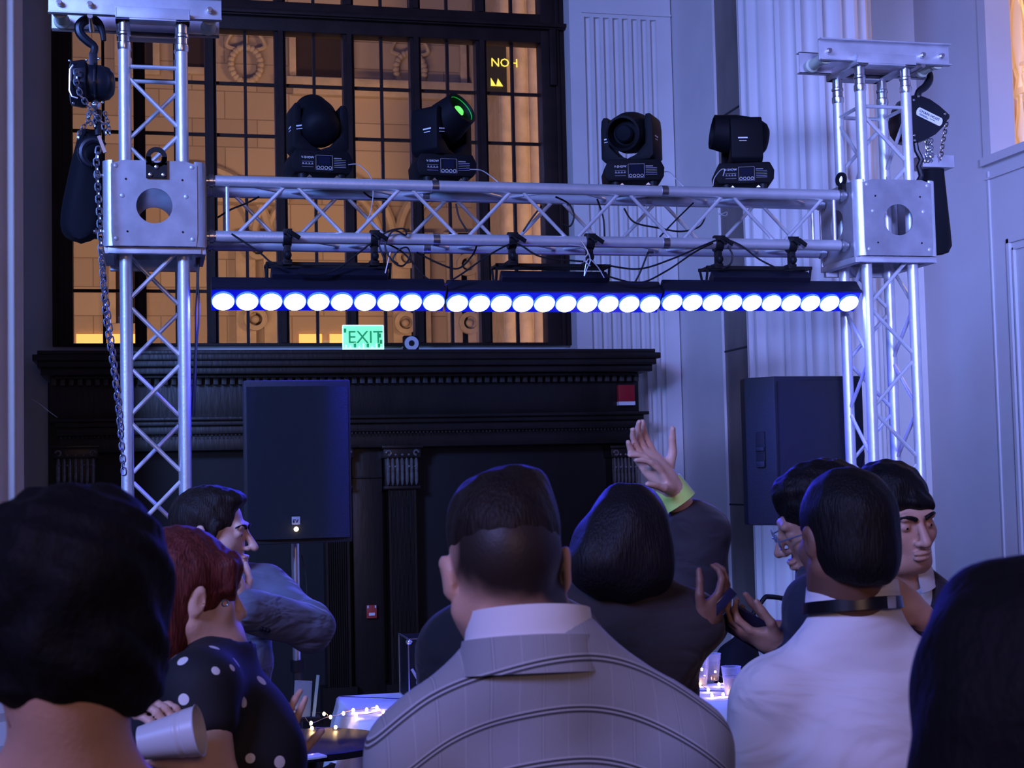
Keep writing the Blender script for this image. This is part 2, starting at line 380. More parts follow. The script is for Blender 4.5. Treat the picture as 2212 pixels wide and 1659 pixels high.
br.inputs['Color1'].default_value = (.50, .40, .32, 1); br.inputs['Color2'].default_value = (.40, .31, .25, 1); br.inputs['Mortar'].default_value = (.25, .19, .15, 1)
nt.links.new(tc.outputs['Object'], ns.inputs[0]); ns.inputs['Scale'].default_value = 9; ns.inputs['Detail'].default_value = 8
bp = nt.nodes.new('ShaderNodeBump'); bp.inputs['Strength'].default_value = .3; bp.inputs['Distance'].default_value = .02; nt.links.new(ns.outputs[0], bp.inputs['Height']); nt.links.new(bp.outputs[0], b.inputs['Normal']); nt.links.new(br.outputs[0], b.inputs['Base Color'])
STONE2 = mat('carved_stone', (.52, .42, .33), .85, var=.12, vscale=6, bump=.5, bscale=25)
bt = thing('opposite_building', 'warmly lit sandstone facade across the street, seen through the tall window', 'building', (3, YB, 0))
MB().bb((-6, YB, 0), (16, YB + 1, 11)).build('facade_wall', STONE, bt, smooth=False)
DKW = mat('dark_window', (.05, .035, .035), .15)
LITW = mat('lit_window', (.3, .15, .05), .5, emit=(1.0, .42, .10), estr=1.6)
def fpx(x0, y0, x1, y1, Y=YB):   # rectangle on the facade from photo pixels
    a = PY(x0, y0, Y); b = PY(x1, y1, Y); return min(a.x, b.x), max(a.x, b.x), min(a.z, b.z), max(a.z, b.z)
for (r, lit) in (((637, 68, 748, 172), 0), ((1004, 88, 1060, 190), 0), ((395, 30, 445, 150), 0), ((262, 20, 330, 150), 0), ((250, 560, 300, 700), 0)):
    x0, x1, z0, z1 = fpx(*r); wo_ = MB().bb((x0, YB - .03, z0), (x1, YB + .02, z1)).build('window', DKW, bt, smooth=False)
    f = MB()
    for q in ((x0 - .1, z0 - .1, x1 + .1, z0), (x0 - .1, z1, x1 + .1, z1 + .1), (x0 - .1, z0, x0, z1), (x1, z0, x1 + .1, z1)): f.bb((q[0], YB - .12, q[1]), (q[2], YB, q[3]))
    f.build('window_surround', STONE2, wo_, bevel=.01)
for r in ((165, 722, 222, 743), (238, 722, 300, 743), (646, 722, 695, 742), (712, 722, 755, 742), (1076, 722, 1096, 742)):
    x0, x1, z0, z1 = fpx(*r); MB().bb((x0, YB - .05, z0), (x1, YB + .02, z1)).build('lit_window', LITW, bt, smooth=False)
# mouldings
m_ = MB()
zc = gz(780, 196, YB); m_.bb((2.0, YB - .25, zc), (6.2, YB, zc + .12)).bb((2.1, YB - .16, zc - .12), (6.1, YB, zc)).bb((-6, YB - .3, gz(300, 440, YB)), (2, YB, gz(300, 440, YB) + .15))
m_.build('cornice', STONE2, bt, bevel=.01)
# arches over the ground floor
for (cxp, cyp, r) in ((700, 520, 1.05), (1000, 520, 1.0), (420, 520, 1.1)):
    c = PY(cxp, cyp, YB); ar = MB()
    for k, rr in enumerate((r, r * .8)):
        pts = [(c.x + rr * math.cos(t), YB - .05, c.z + rr * math.sin(t)) for t in [PI * i / 20 for i in range(21)]]
        ar.tube(pts, .07 - .02 * k, 6)
    ar.build('arch', STONE2, bt)
# pilasters with carved discs
for cxp in (530, 590, 868, 905, 985, 1015):
    x0, x1, z0, z1 = fpx(cxp - 20, 745, cxp + 20, 520)
    MB().bb((x0, YB - .12, 0.5), (x1, YB, z1)).bb((x0 - .05, YB - .17, z1), (x1 + .05, YB, z1 + .1)).build('stone_pilaster', STONE2, bt, bevel=.01)
for (cxp, cyp) in ((550, 692), (872, 700), (1010, 700), (555, 540), (875, 560), (1005, 575)):
    c = PY(cxp, cyp, YB); MB().ring((c.x, YB - .22, c.z), (0, 1, 0), .10, .17, .2).ell((c.x, YB - .15, c.z), (.06, .06, .06)).build('carved_disc', STONE2, bt)
# wreaths
for (cxp, cyp) in ((530, 128), (884, 140)):
    c = PY(cxp, cyp, YB); wr = MB()
    for k in range(22):
        t = 2 * PI * k / 22; wr.ell((c.x + .22 * math.cos(t), YB - .08, c.z - .1 + .26 * math.sin(t)), (.055, .06, .055), 8, 6)
    for sx in (-1, 1): wr.tube(curve_pts([(c.x, YB - .08, c.z + .5), (c.x + sx * .2, YB - .09, c.z + .36), (c.x + sx * .28, YB - .08, c.z + .18), (c.x + sx * .1, YB - .08, c.z + .12)], 5), .03, 6)
    wr.tube([(c.x, YB - .08, c.z + .15), (c.x, YB - .08, c.z + .75)], .035, 6)
    wr.build('carved_wreath', STONE2, bt)
# big rusticated pier nearer the right of the window
x0, x1, z0, z1 = fpx(1090, 745, 1190, 0, 20.5)
pr = MB().bb((x0, 20.5, 0), (x1 + 1.5, YB, 11))
for k in range(4): xx = x0 + (x1 - x0) * (k * .27 + .13); pr.cyl((xx, 20.52, 0), (xx, 20.52, 11), (x1 - x0) * .125, 16)
pr.build('stone_pier', STONE2, bt)
# illuminated sign beside the pier
x0, x1, z0, z1 = fpx(1050, 200, 1093, 92, 20.3)
sg = thing('street_sign', 'black sign with yellow lit lettering outside, left of the bright stone pier', 'sign', ((x0 + x1) / 2, 20.3, z0))
MB().bb((x0 - .1, 20.3, z0), (x1, 20.38, z1)).build('sign_board', mat('sign_black', (.02, .018, .02), .4), sg)
YEL = mat('yellow_letters', (.8, .7, .1), .4, emit=(1.0, .78, .12), estr=1.0)
c = PY(1060, 143, 20.28); text_mesh('sign_lettering', 'NOH', .17, c, (1, 0, 0), (0, 0, 1), YEL, sg, .004)
c = PY(1061, 185, 20.27); mm = MB(); mm.prism([(0, 0), (0, .11), (.07, 0)], .02, O=c).prism([(.075, 0), (.10, .105), (.17, 0)], .02, O=c).build('sign_symbol', YEL, sg)
# pavement outside
struct(MB().bb((-8, 12.0, -.3), (16, 22.5, -.1)).build('floor_street', mat('asphalt', (.06, .06, .06), .8, var=.2), smooth=False))

# ------------------------------------------------------------------ carved wood mantel
YM = 11.05
mx0, mx1 = gx(108, 822, YM), gx(1378, 814, YM)
sx0, sx1 = gx(70, 762, YM - .22), gx(1424, 758, YM - .22)
zt = gz(800, 754, YM - .25)
z_d0, z_d1 = gz(300, 832, YM - .06), gz(300, 815, YM - .06)
z_s = gz(300, 903, YM - .10); z_s2 = gz(300, 976, YM)
mp = thing('mantelpiece', 'dark carved wooden mantelpiece with a dentil shelf below the tall window', 'mantel', ((mx0 + mx1) / 2, YM + .2, 0))
sh = MB()
def slab(mb, x0, x1, y0, z0, z1): mb.bb((x0, y0, z0), (x1, YW, z1))
slab(sh, sx0 + .03, sx1 - .03, YM - .22, zt - .03, zt); slab(sh, sx0, sx1, YM - .26, zt - .075, zt - .03); slab(sh, sx0 + .03, sx1 - .03, YM - .24, zt - .12, zt - .075)
slab(sh, sx0 + .05, sx1 - .05, YM - .20, z_d1 + .01, zt - .12); slab(sh, sx0 + .14, sx1 - .14, YM - .12, z_d1 - .012, z_d1 + .01)
sh.build('mantel_shelf', WOOD, mp, bevel=.008)
slab2 = MB(); slab(slab2, mx0, mx1, YM, z_s, z_d1); slab2.build('frieze_panel', WOOD, mp, bevel=.004)
DENT = mat('worn_wood', (.05, .04, .035), .5, var=.3, vscale=20)
nd = 74
dm = MB()
for i in range(nd):
    x = mx0 + (mx1 - mx0) * (i + .5) / nd; dm.bb((x - .017, YM - .06, z_d0), (x + .017, YM + .01, z_d1))
o = dm.build('dentil_course', DENT, mp, bevel=.003)
ls = MB(); slab(ls, mx0 + .01, mx1 + .03, YM - .16, z_s - .025, z_s); slab(ls, mx0 + .04, mx1, YM - .12, z_s - .06, z_s - .025); slab(ls, mx0 + .05, mx1 - .02, YM - .08, z_s - .12, z_s - .06); slab(ls, mx0 + .06, mx1 - .03, YM - .02, z_s2, z_s - .12)
ls.build('lower_cornice', WOOD, mp, bevel=.006)
bd = MB(); n_b = 150
for i in range(n_b): x = mx0 + .08 + (mx1 - mx0 - .16) * i / n_b; bd.ell((x, YM - .085, z_s - .13), (.008, .008, .008), 6, 4)
bd.build('bead_moulding', DENT, mp)
# pilasters
def wood_pilaster(pxa, pxb, side=None):
    xa, xb = gx(pxa, 1000, YM), gx(pxb, 1000, YM); zc1 = gz(pxa, 963, YM); zc0 = gz(pxa, 1050, YM); mb = MB(); w = xb - xa
    nfl = 9; prof = pilaster_profile(xa + .02, xb - .02, YM + .0, YM + .18, nfl, .012, .015)
    vs = [(a, b, .25) for a, b in prof] + [(a, b, zc0 - .02) for a, b in prof]; n = len(prof)
    mb.add(vs, [(i, i + 1, n + i + 1, n + i) for i in range(n - 1)])
    mb.bb((xa - .02, YM - .02, 0), (xb + .02, YM + .2, .25))
    mb.build('fluted_pilaster', WOOD, mp, angle=60)
    cp = MB(); cp.bb((xa - .03, YM - .07, zc1 - .02), (xb + .03, YM + .18, zc1)).bb((xa - .015, YM - .04, zc1 - .09), (xb + .015, YM + .18, zc1 - .02))
    cp.bb((xa, YM - .005, zc0), (xb, YM + .18, zc1 - .09)).bb((xa - .01, YM - .03, zc0 - .025), (xb + .01, YM + .18, zc0))
    cap_o = cp.build('capital', WOOD, mp, bevel=.004)
    LV = mat('polished_carving', (.16, .14, .13), .2, var=.2, vscale=30)
    lv = MB(); nl = 7
    for row, (zz, hh) in enumerate(((zc1 - .155, .075), (zc0 + .065, .065))):
        for i in range(nl): x = xa + w * (i + .5) / nl; lv.ell((x, YM - .018, zz), (w / nl * .42, .028, hh), 8, 8)
        for i in range(5): x = xa + w * (i + .5) / 5; lv.ell((x, YM - .035, zz + hh + .012), (.012, .012, .010), 8, 6)
    for sx in (-1, 1): lv.tube([(xa + w / 2 + sx * (w / 2 - .0) * math.cos(t) * .0 + sx * (w / 2) - sx * .02 + .018 * math.cos(t) * sx, YM - .05, zc1 - .055 + .018 * math.sin(t)) for t in [i * .6 for i in range(9)]], .008, 6)
    lv.build('leaf_carving', LV, cap_o)
for a_, b_ in ((120, 207), (695, 758), (832, 903), (1322, 1376)): wood_pilaster(a_, b_)
bk = MB(); bk.bb((mx0 + .06, YM + .17, 0), (mx1 - .04, YM + .25, z_s2)).bb((mx0 - .02, YM - .02 + .1, 0), (mx0 + .07, YW, zt - .2)); bk.build('back_panel', mat('panel_black', (.006, .005, .005), .6), mp, smooth=False)  # even near-black on the panel behind the pilasters
rc_ = MB(); xa, xb = gx(763, 1000, YM), gx(828, 1000, YM)
rc_.bb((xa, YM + .08, 0), (xb, YM + .18, z_s2)); 
for q in ((xa, xb, gz(790, 958, YM), 0), (xa, xb, gz(790, 1030, YM), 0)): rc_.bb((q[0], YM + .06, q[2] - .01), (q[1], YM + .1, q[2] + .005))
rc_.build('recessed_panel', WOOD, mp, bevel=.003)
# electric wire hanging at the left end
tag(MB().tube(curve_pts([PY(68, 862, YM - .1), PY(85, 872, YM - .1), PY(105, 888, YM - .08), PY(124, 902, YM - .05)], 5), .002, 5).build('loose_wire', WIRE), 'thin pale wire arching down to the lower ledge of the mantel, far left', 'wire')

# things on the mantel
def on_shelf(px): return PY(px, 752, YM - .08)
e0 = PY(741, 755, YM - .12); e1 = PY(827, 701, YM - .12); ez = zt
ex = thing('exit_sign', 'glowing green EXIT sign leaning on the mantel shelf', 'sign', ((e0.x + e1.x) / 2, YM - .12, ez))
EG = mat('exit_green_glass', (.2, .7, .4), .2, emit=(.22, 1.0, .42), estr=0.85)
EGD = mat('exit_letter_green', (.02, .35, .12), .4, emit=(.02, .42, .12), estr=.35)
EGL = mat('exit_edge_white', (.6, .9, .7), .3, emit=(.5, 1.0, .7), estr=1.1)
h_ = e1.z - e0.z
MB().bb((e0.x, YM - .13, ez), (e1.x, YM - .118, ez + h_)).build('sign_panel', EG, ex, bevel=.003)
text_mesh('exit_lettering', 'EXIT', h_ * .70, (e0.x + .032, YM - .132, ez + h_ * .30), (1, 0, 0), (0, 0, 1), EGD, ex, .002)
b_ = MB().bb((e0.x - .004, YM - .135, ez), (e0.x + .004, YM - .115, ez + h_)).bb((e1.x - .004, YM - .135, ez), (e1.x + .004, YM - .115, ez + h_)).bb((e0.x, YM - .135, ez + h_ - .004), (e1.x, YM - .115, ez + h_ + .004)).bb((e0.x, YM - .15, ez), (e1.x, YM - .10, ez + .018))
for i in range(9):
    x = e0.x + .02 + (e1.x - e0.x - .04) * i / 8; b_.bb((x - .005, YM - .134, ez + .01), (x + .005, YM - .128, ez + .03 + .04 * random.random()))
b_.build('sign_frame', EGL, ex)
for (u, v_) in ((.92, .6), (.95, .35), (.90, .2), (.06, .8), (.3, .2), (.62, .2)): MB().bb((e0.x + (e1.x - e0.x) * u - .012, YM - .1345, ez + h_ * v_ - .016), (e0.x + (e1.x - e0.x) * u + .006, YM - .132, ez + h_ * v_ + .014)).build('worn_patch', EGD, ex)
c = on_shelf(889); c.z = ez
sp_ = thing('emergency_lamp', 'small black box with a round pale ring face beside the EXIT sign', 'lamp', c)
MB().bb((c.x - .055, c.y, ez), (c.x + .055, c.y + .07, ez + .115)).build('housing', BLK, sp_, bevel=.006)
MB().ring((c.x, c.y - .012, ez + .056), (0, 1, 0), .022, .052, .012).build('ring_face', mat('pale_ring', (.55, .56, .6), .4), sp_)
MB().lathe([(0, .02), (.008, .022), (.014, .01)], (c.x, c.y - .012, ez + .056), (0, 1, 0), 16).build('lens', BLKM, sp_)
tag(MB().tube(curve_pts([c + V((-.06, .02, .03)), c + V((-.1, .0, .004)), c + V((-.16, .01, .008)), c + V((-.2, .03, .006))], 5), .006, 6).build('small_cord', mat('tan_cord', (.35, .3, .2), .6)), 'tan cord lying on the shelf between the EXIT sign and the round lamp', 'cord')
# red alarm box on the frieze
a = PY(1333, 876, YM - .005); b2 = PY(1367, 832, YM - .005)
fa = thing('fire_alarm', 'dark red alarm box with white foot strip, high on the right of the mantel', 'alarm', ((a.x + b2.x) / 2, YM, a.z))
MB().bb((a.x, YM - .052, a.z + .03), (b2.x, YM - .002, b2.z)).build('alarm_box', mat('alarm_red', (.35, .012, .02), .4), fa, bevel=.004)
MB().bb((a.x, YM - .054, a.z), (b2.x, YM - .002, a.z + .028)).build('white_strip', WHITE, fa)
a = PY(791, 1335, YM + .08); b2 = PY(812, 1306, YM + .08)
fp = thing('fire_pull', 'small red and white alarm pull low on the dark panel between fluted pilasters', 'alarm', ((a.x + b2.x) / 2, YM + .08, a.z))
MB().bb((a.x, YM + .04, a.z), (b2.x, YM + .08, b2.z)).build('pull_box', mat('pull_red', (.45, .05, .04), .4), fp, bevel=.004)
MB().bb((a.x + .015, YM + .034, a.z + .02), (b2.x - .015, YM + .04, a.z + .04)).bb((a.x + .004, YM + .036, b2.z - .02), (a.x + .014, YM + .04, b2.z - .002)).bb((b2.x - .014, YM + .036, b2.z - .02), (b2.x - .004, YM + .04, b2.z - .002)).build('pull_bar', WHITE, fp)
# ================================================================== TRUSS STAGE
YT = 6.52; CW = 0.239; RT = 0.0255      # front chord plane, chord spacing, tube radius
def tower(x0, label, beam_px, zt, seed, ph_up, ph_dn, zsl0, zsl1, mirror=False, base_steps=None):
    """square box-truss tower; x0 = front-left chord"""
    t = thing('truss_tower', label, 'truss', (x0 + CW / 2, YT + CW / 2, 0))
    for dx in (0, CW):
        for dy in (0, CW):
            MB().cyl((x0 + dx, YT + dy, .02), (x0 + dx, YT + dy, zt - .12), RT, 20).build('chord', ALU, t)
            MB().lathe([(0, RT * 1.02), (.01, RT * 1.15), (.03, RT * 1.15), (.035, RT * .98), (.06, RT * .98), (.065, RT * 1.12), (.075, RT * 1.12), (.08, RT * .95), (.12, RT * .95)], (x0 + dx, YT + dy, zt - .12), n=20).build('coupler', STEEL, t)
    def brace(p, q):
        p = V(p); q = V(q); p, q = (p.lerp(q, .09), q.lerp(p, .09)) if abs(p.z - q.z) > .1 else (p, q); MB().cyl(p, q, .0092, 10).build('brace', ALU, t)
    faces = (((0, 0), (CW, 0), 0), ((0, CW), (CW, CW), 1), ((0, 0), (0, CW), 1), ((CW, 0), (CW, CW), 0))
    st = .245
    for (a, b, ph) in faces:
        A = lambda z: (x0 + a[0], YT + a[1], z); B = lambda z: (x0 + b[0], YT + b[1], z)
        brace(A(zt - .19), B(zt - .19))
        for (zz, z_end, p0) in ((zt - .22, zsl1 - .03, ph_up), (zsl0 + .02, .15, ph_dn)):
            k = (ph + p0) % 2; z = zz
            while z - st > z_end - .05:
                brace(A(z) if k == 0 else B(z), B(z - st) if k == 0 else A(z - st)); z -= st; k ^= 1
            if z - z_end > .06:
                f = (z - z_end) / st; P_ = V(A(z) if k == 0 else B(z)); Q_ = V(B(z - st) if k == 0 else A(z - st)); brace(P_, P_.lerp(Q_, f))
    MB().bb((x0 - .1, YT - .1, 0), (x0 + CW + .1, YT + CW + .1, .02)).build('base_plate', ALUP, t)
    return t
def head(t, x0, zt, xl, xr, hook_side):
    """head piece: square plate frame and two channel beams with rollers; xl,xr beam ends"""
    HB = .105
    fp = MB(); y0, y1 = YT - .05, YT + CW + .05; xa, xb = x0 - .035, x0 + CW + .035
    fp.bb((xa, y0, zt), (xb, y0 + .075, zt + .008)).bb((xa, y0, zt + .008), (xb, y0 + .008, zt + .055)).bb((xa, y1 - .075, zt), (xb, y1, zt + .008)).bb((xa, y1 - .008, zt + .008), (xb, y1, zt + .055))
    fp.bb((xa, y0, zt), (xa + .06, y1, zt + .008)).bb((xb - .06, y0, zt), (xb, y1, zt + .008)).bb((xa, y0, zt + .008), (xa + .008, y1, zt + .05)).bb((xb - .008, y0, zt + .008), (xb, y1, zt + .05))
    fp.build('head_frame', ALUP, t, bevel=.002)
    for yy, sgn in ((YT + .01, 1), (YT + CW - .01, -1)):
        c = MB(); zb = zt + .025
        c.bb((xl, yy, zb), (xr, yy + .006, zb + HB)).bb((xl, yy - .028 if sgn > 0 else yy, zb), (xr, yy + .006 if sgn > 0 else yy + .034, zb + .006)).bb((xl, yy - .028 if sgn > 0 else yy, zb + HB - .006), (xr, yy + .006 if sgn > 0 else yy + .034, zb + HB))
        c.build('channel_beam', ALUP, t, bevel=.0015)
    for i, xx in enumerate((xl + .045, xr - .05, xl + .17 if hook_side < 0 else xr - .15)):
        b = MB().cyl((xx, YT - .012, zt + .07), (xx, YT + .012, zt + .07), .013, 12).cyl((xx, YT - .024, zt + .07), (xx, YT - .010, zt + .07), .010, 6); b.build('bolt', STEEL, t)
        if i < 2: MB().lathe([(0, .034), (.02, .034), (.03, .026), (CW - .10, .026), (CW - .09, .034), (CW - .07, .034)], (xx, YT + .03, zt + .05), (0, 1, 0), 20).build('roller', mat('nylon_roller', (.55, .6, .48), .5), t)
    xh = xl + .17 if hook_side < 0 else xr - .15
    MB().cyl((xh, YT - .01, zt + .02), (xh, YT + .2, zt + .02), .012, 12).build('hook_pin', STEEL, t)
    return xh
xL = PY(262, 80, YT).x; xL = (xL + PY(279, 760, YT).x) / 2
xRt = (PY(1860, 250, YT).x + PY(1882, 850, YT).x) / 2
ztL = gz(325, 51, YT); ztR = gz(1908, 147, YT)
TZ = (gz(472, 391, YT) + gz(1830, 423, YT)) / 2      # top chord height
BZ = TZ - CW
zsL0, zsL1 = gz(330, 533, YT - .09), gz(330, 341, YT - .09)
zsR0, zsR1 = gz(1925, 558, YT - .09), gz(1925, 396, YT - .09)
ZS = .265     # sleeve height
zcs = (TZ + BZ) / 2; zsL0 = zsR0 = zcs - .18; zsL1 = zsR1 = zcs + .18
TL = tower(xL, 'tall square aluminium truss tower at the left, carrying the left end of the lighting truss', None, ztL, 1, 0, 1, zsL0, zsL1)
xhL = head(TL, xL, ztL, gx(104, 30, YT), gx(479, 60, YT), -1)
TR = tower(xRt, 'square aluminium truss tower at the right, in front of the big fluted column', None, ztR, 2, 0, 1, zsR0, zsR1)
xhR = head(TR, xRt, ztR, gx(1770, 100, YT), gx(2052, 120, YT), 1)
# sleeve blocks
def sleeve(x0, label):
    cx = x0 + CW / 2; cy = YT + CW / 2; h = .175; t = thing('sleeve_block', label, 'truss block', (cx, cy, zsL0)); z0, z1 = zsL0, zsL1
    MB().plate_hole((cx - h, cy - .225, z0), (1, 0, 0), (0, 0, 1), (0, 1, 0), 2 * h, z1 - z0, .008, (h, (z1 - z0) * .47), .074).build('front_plate', ALUS, t)
    fpl = t.children[-1] if False else bpy.data.objects[[o.name for o in bpy.data.objects if o.name.startswith('front_plate')][-1]]
    MB().plate_hole((cx - h, cy + .217, z0), (1, 0, 0), (0, 0, 1), (0, 1, 0), 2 * h, z1 - z0, .008, (h, (z1 - z0) * .47), .074).build('rear_plate', ALUS, t)
    for sx in (-1, 1):
        MB().plate_hole((cx + sx * (h + .032), cy - h, z0), (0, 1, 0), (0, 0, 1), (1, 0, 0), 2 * h, z1 - z0, .008, (h, (z1 - z0) * .5), .07).build('side_plate', ALUS, t)
        for sy in (-1, 1):   # rounded corner strip
            fl = MB(); pts = []
            for k in range(7):
                a = (PI / 2) * k / 6; pts.append((sx * (h - .005 + .04 * math.sin(a)), sy * (h + .0 + .045 * math.cos(a))))
            inner = [(p[0] - sx * .006, p[1] - sy * .006) for p in pts[::-1]]
            fl.prism(pts + inner, z1 - z0, O=(cx, cy, z0), U=(1, 0, 0), W=(0, 1, 0), D=(0, 0, 1)); fl.build('corner_strip', ALU, t)
    br = MB()
    for sx in (-1, 1): br.bb((cx + sx * .19 - .02, cy - .19, z0 - .028), (cx + sx * .19 + .02, cy + .19, z0))
    br.bb((cx - .19, cy - .2, z0 - .028), (cx + .19, cy - .17, z0 - .001)).bb((cx - .19, cy + .17, z0 - .05), (cx + .19, cy + .2, z0)); br.build('lower_bracket', ALUP, t, bevel=.002)
    for (u, w) in ((-.115, .10), (.115, .10), (-.11, -.12), (.115, -.12)): MB().cyl((cx + u, cy - .227, zcs + w), (cx + u, cy - .222, zcs + w), .0045, 8).build('bolt_hole', BLKM, fpl)
    for (u, w) in ((-.155, .155), (.155, .155), (-.155, -.15), (.155, -.15), (-.13, .03), (.13, .03)): MB().lathe([(0, .010), (.002, .009), (.004, .004)], (cx + u, cy - .225, zcs + w), (0, -1, 0), 10).build('rivet', ALUP, fpl)
    return t, cx, cy
SL, cxl, cyl_ = sleeve(xL, 'square aluminium sleeve block round the left tower, black lifting lug on its face')
SR, cxr, cyr = sleeve(xRt, 'square aluminium sleeve block round the right tower, with a round hole facing the crowd')
lug = MB(); r_, w_ = .043, .043; zc_ = zsL1 + .01; n = 24; outer = [(-w_, -.10), (w_, -.10)] + [(w_ * math.cos(PI * k / 12), w_ * math.sin(PI * k / 12)) for k in range(13)]
lug.plate_hole((cxl - w_ + .012, cyl_ - .24, zsL1 - .07), (1, 0, 0), (0, 0, 1), (0, 1, 0), 2 * w_, .095, .012, (w_, .075 - .0), .001)
lug = MB(); c0 = V((cxl + .01, cyl_ - .24, zsL1 + .012)); lug.ring(c0, (0, 1, 0), .024, .043, .012).bb((c0.x - .043, c0.y, zsL1 - .075), (c0.x + .043, c0.y + .012, zsL1 - .012))
lug.bb((c0.x - .043, c0.y, zsL1 - .02), (c0.x - .020, c0.y + .012, zsL1 + .014)).bb((c0.x + .020, c0.y, zsL1 - .02), (c0.x + .043, c0.y + .012, zsL1 + .014)); lug_o = lug.build('lifting_lug', BLKM, SL)
for (u, w) in ((0, -.03), (-.025, -.063), (.028, -.063)): MB().lathe([(0, .009), (.006, .009), (.008, .004)], (c0.x + u, c0.y, zsL1 + w), (0, -1, 0), 6).build('lug_bolt', STEEL, lug_o)
lg = MB().ring((cxr - .23, cyr - .1, zsR1 + .02), (1, .3, 0), .018, .034, .012).bb((cxr - .232, cyr - .125, zsR1 - .06), (cxr - .216, cyr - .08, zsR1 - .005)); lg.build('lifting_lug', BLKM, SR)

# horizontal lighting truss
hx0, hx1 = cxl + .215, cxr - .215
HT = thing('lighting_truss', 'long horizontal aluminium box truss spanning between the two towers', 'truss', ((hx0 + hx1) / 2, YT + CW / 2, BZ))
for yy in (YT, YT + CW):
    for zz in (BZ, TZ):
        MB().cyl((hx0 + .04, yy, zz), (hx1 - .04, yy, zz), RT, 20).build('chord', ALU, HT)
        for xx, sg_ in ((hx0, 1), (hx1, -1)): MB().lathe([(0, RT * .8), (.012, RT * .8), (.014, RT * 1.14), (.03, RT * 1.14), (.032, RT * .94), (.05, RT * .94)], (xx, yy, zz), (sg_, 0, 0), 20).build('coupler', STEEL, HT)
        for xx in (.33, .69): MB().cyl((hx0 + (hx1 - hx0) * xx, yy, zz), (hx0 + (hx1 - hx0) * xx + .03, yy, zz), RT * 1.08, 16).build('joint_collar', STEEL, HT)
nx0 = gx(502, 500, YT); nx1 = gx(1788, 430, YT); sp11 = (nx1 - nx0) / 11
def hb(p, q, r=.0085): MB().cyl(p, q, r, 10).build('brace', ALU, HT)
for i in range(11):
    a, b = nx0 + i * sp11, nx0 + (i + 1) * sp11; up = (i % 2 == 0)
    hb((a + .01, YT, BZ if up else TZ), (b - .01, YT, TZ if up else BZ)); hb((a + .01, YT + CW, TZ if up else BZ), (b - .01, YT + CW, BZ if up else TZ))
    hb((a, YT if up else YT + CW, TZ), (b, YT + CW if up else YT, TZ), .007); hb((a, YT + CW if up else YT, BZ), (b, YT if up else YT + CW, BZ), .007)
for yy in (YT, YT + CW): hb((nx0 - .02, yy, BZ), (nx0 - .02, yy, TZ)); hb((nx1 + .03, yy, BZ), (nx1 + .03, yy, TZ))

# ------------------------------------------------------------------ LED bars
LENS = bpy.data.materials.new('lit_led_lens'); LENS.use_nodes = True; nt = LENS.node_tree; nt.nodes.clear(); o_ = nt.nodes.new('ShaderNodeOutputMaterial'); e_ = nt.nodes.new('ShaderNodeEmission'); e_.inputs[0].default_value = (.035, .045, 1.0, 1); e_.inputs[1].default_value = 230.0; nt.links.new(e_.outputs[0], o_.inputs[0])
RIM = bpy.data.materials.new('lens_halo_rim'); RIM.use_nodes = True; nt = RIM.node_tree; nt.nodes.clear(); o_ = nt.nodes.new('ShaderNodeOutputMaterial'); e_ = nt.nodes.new('ShaderNodeEmission'); e_.inputs[0].default_value = (.08, .25, 1.0, 1); e_.inputs[1].default_value = 1.1; nt.links.new(e_.outputs[0], o_.inputs[0])  # rim emission added for the blue halo round each lens
GLOW = mat('blue_bloom_glow', (.01, .01, .2), .2, emit=(.0, .006, 1.0), estr=.55)  # emission stands in for the bloom around the lenses
HOUS = mat('led_bar_housing', (.010, .010, .02), .4)
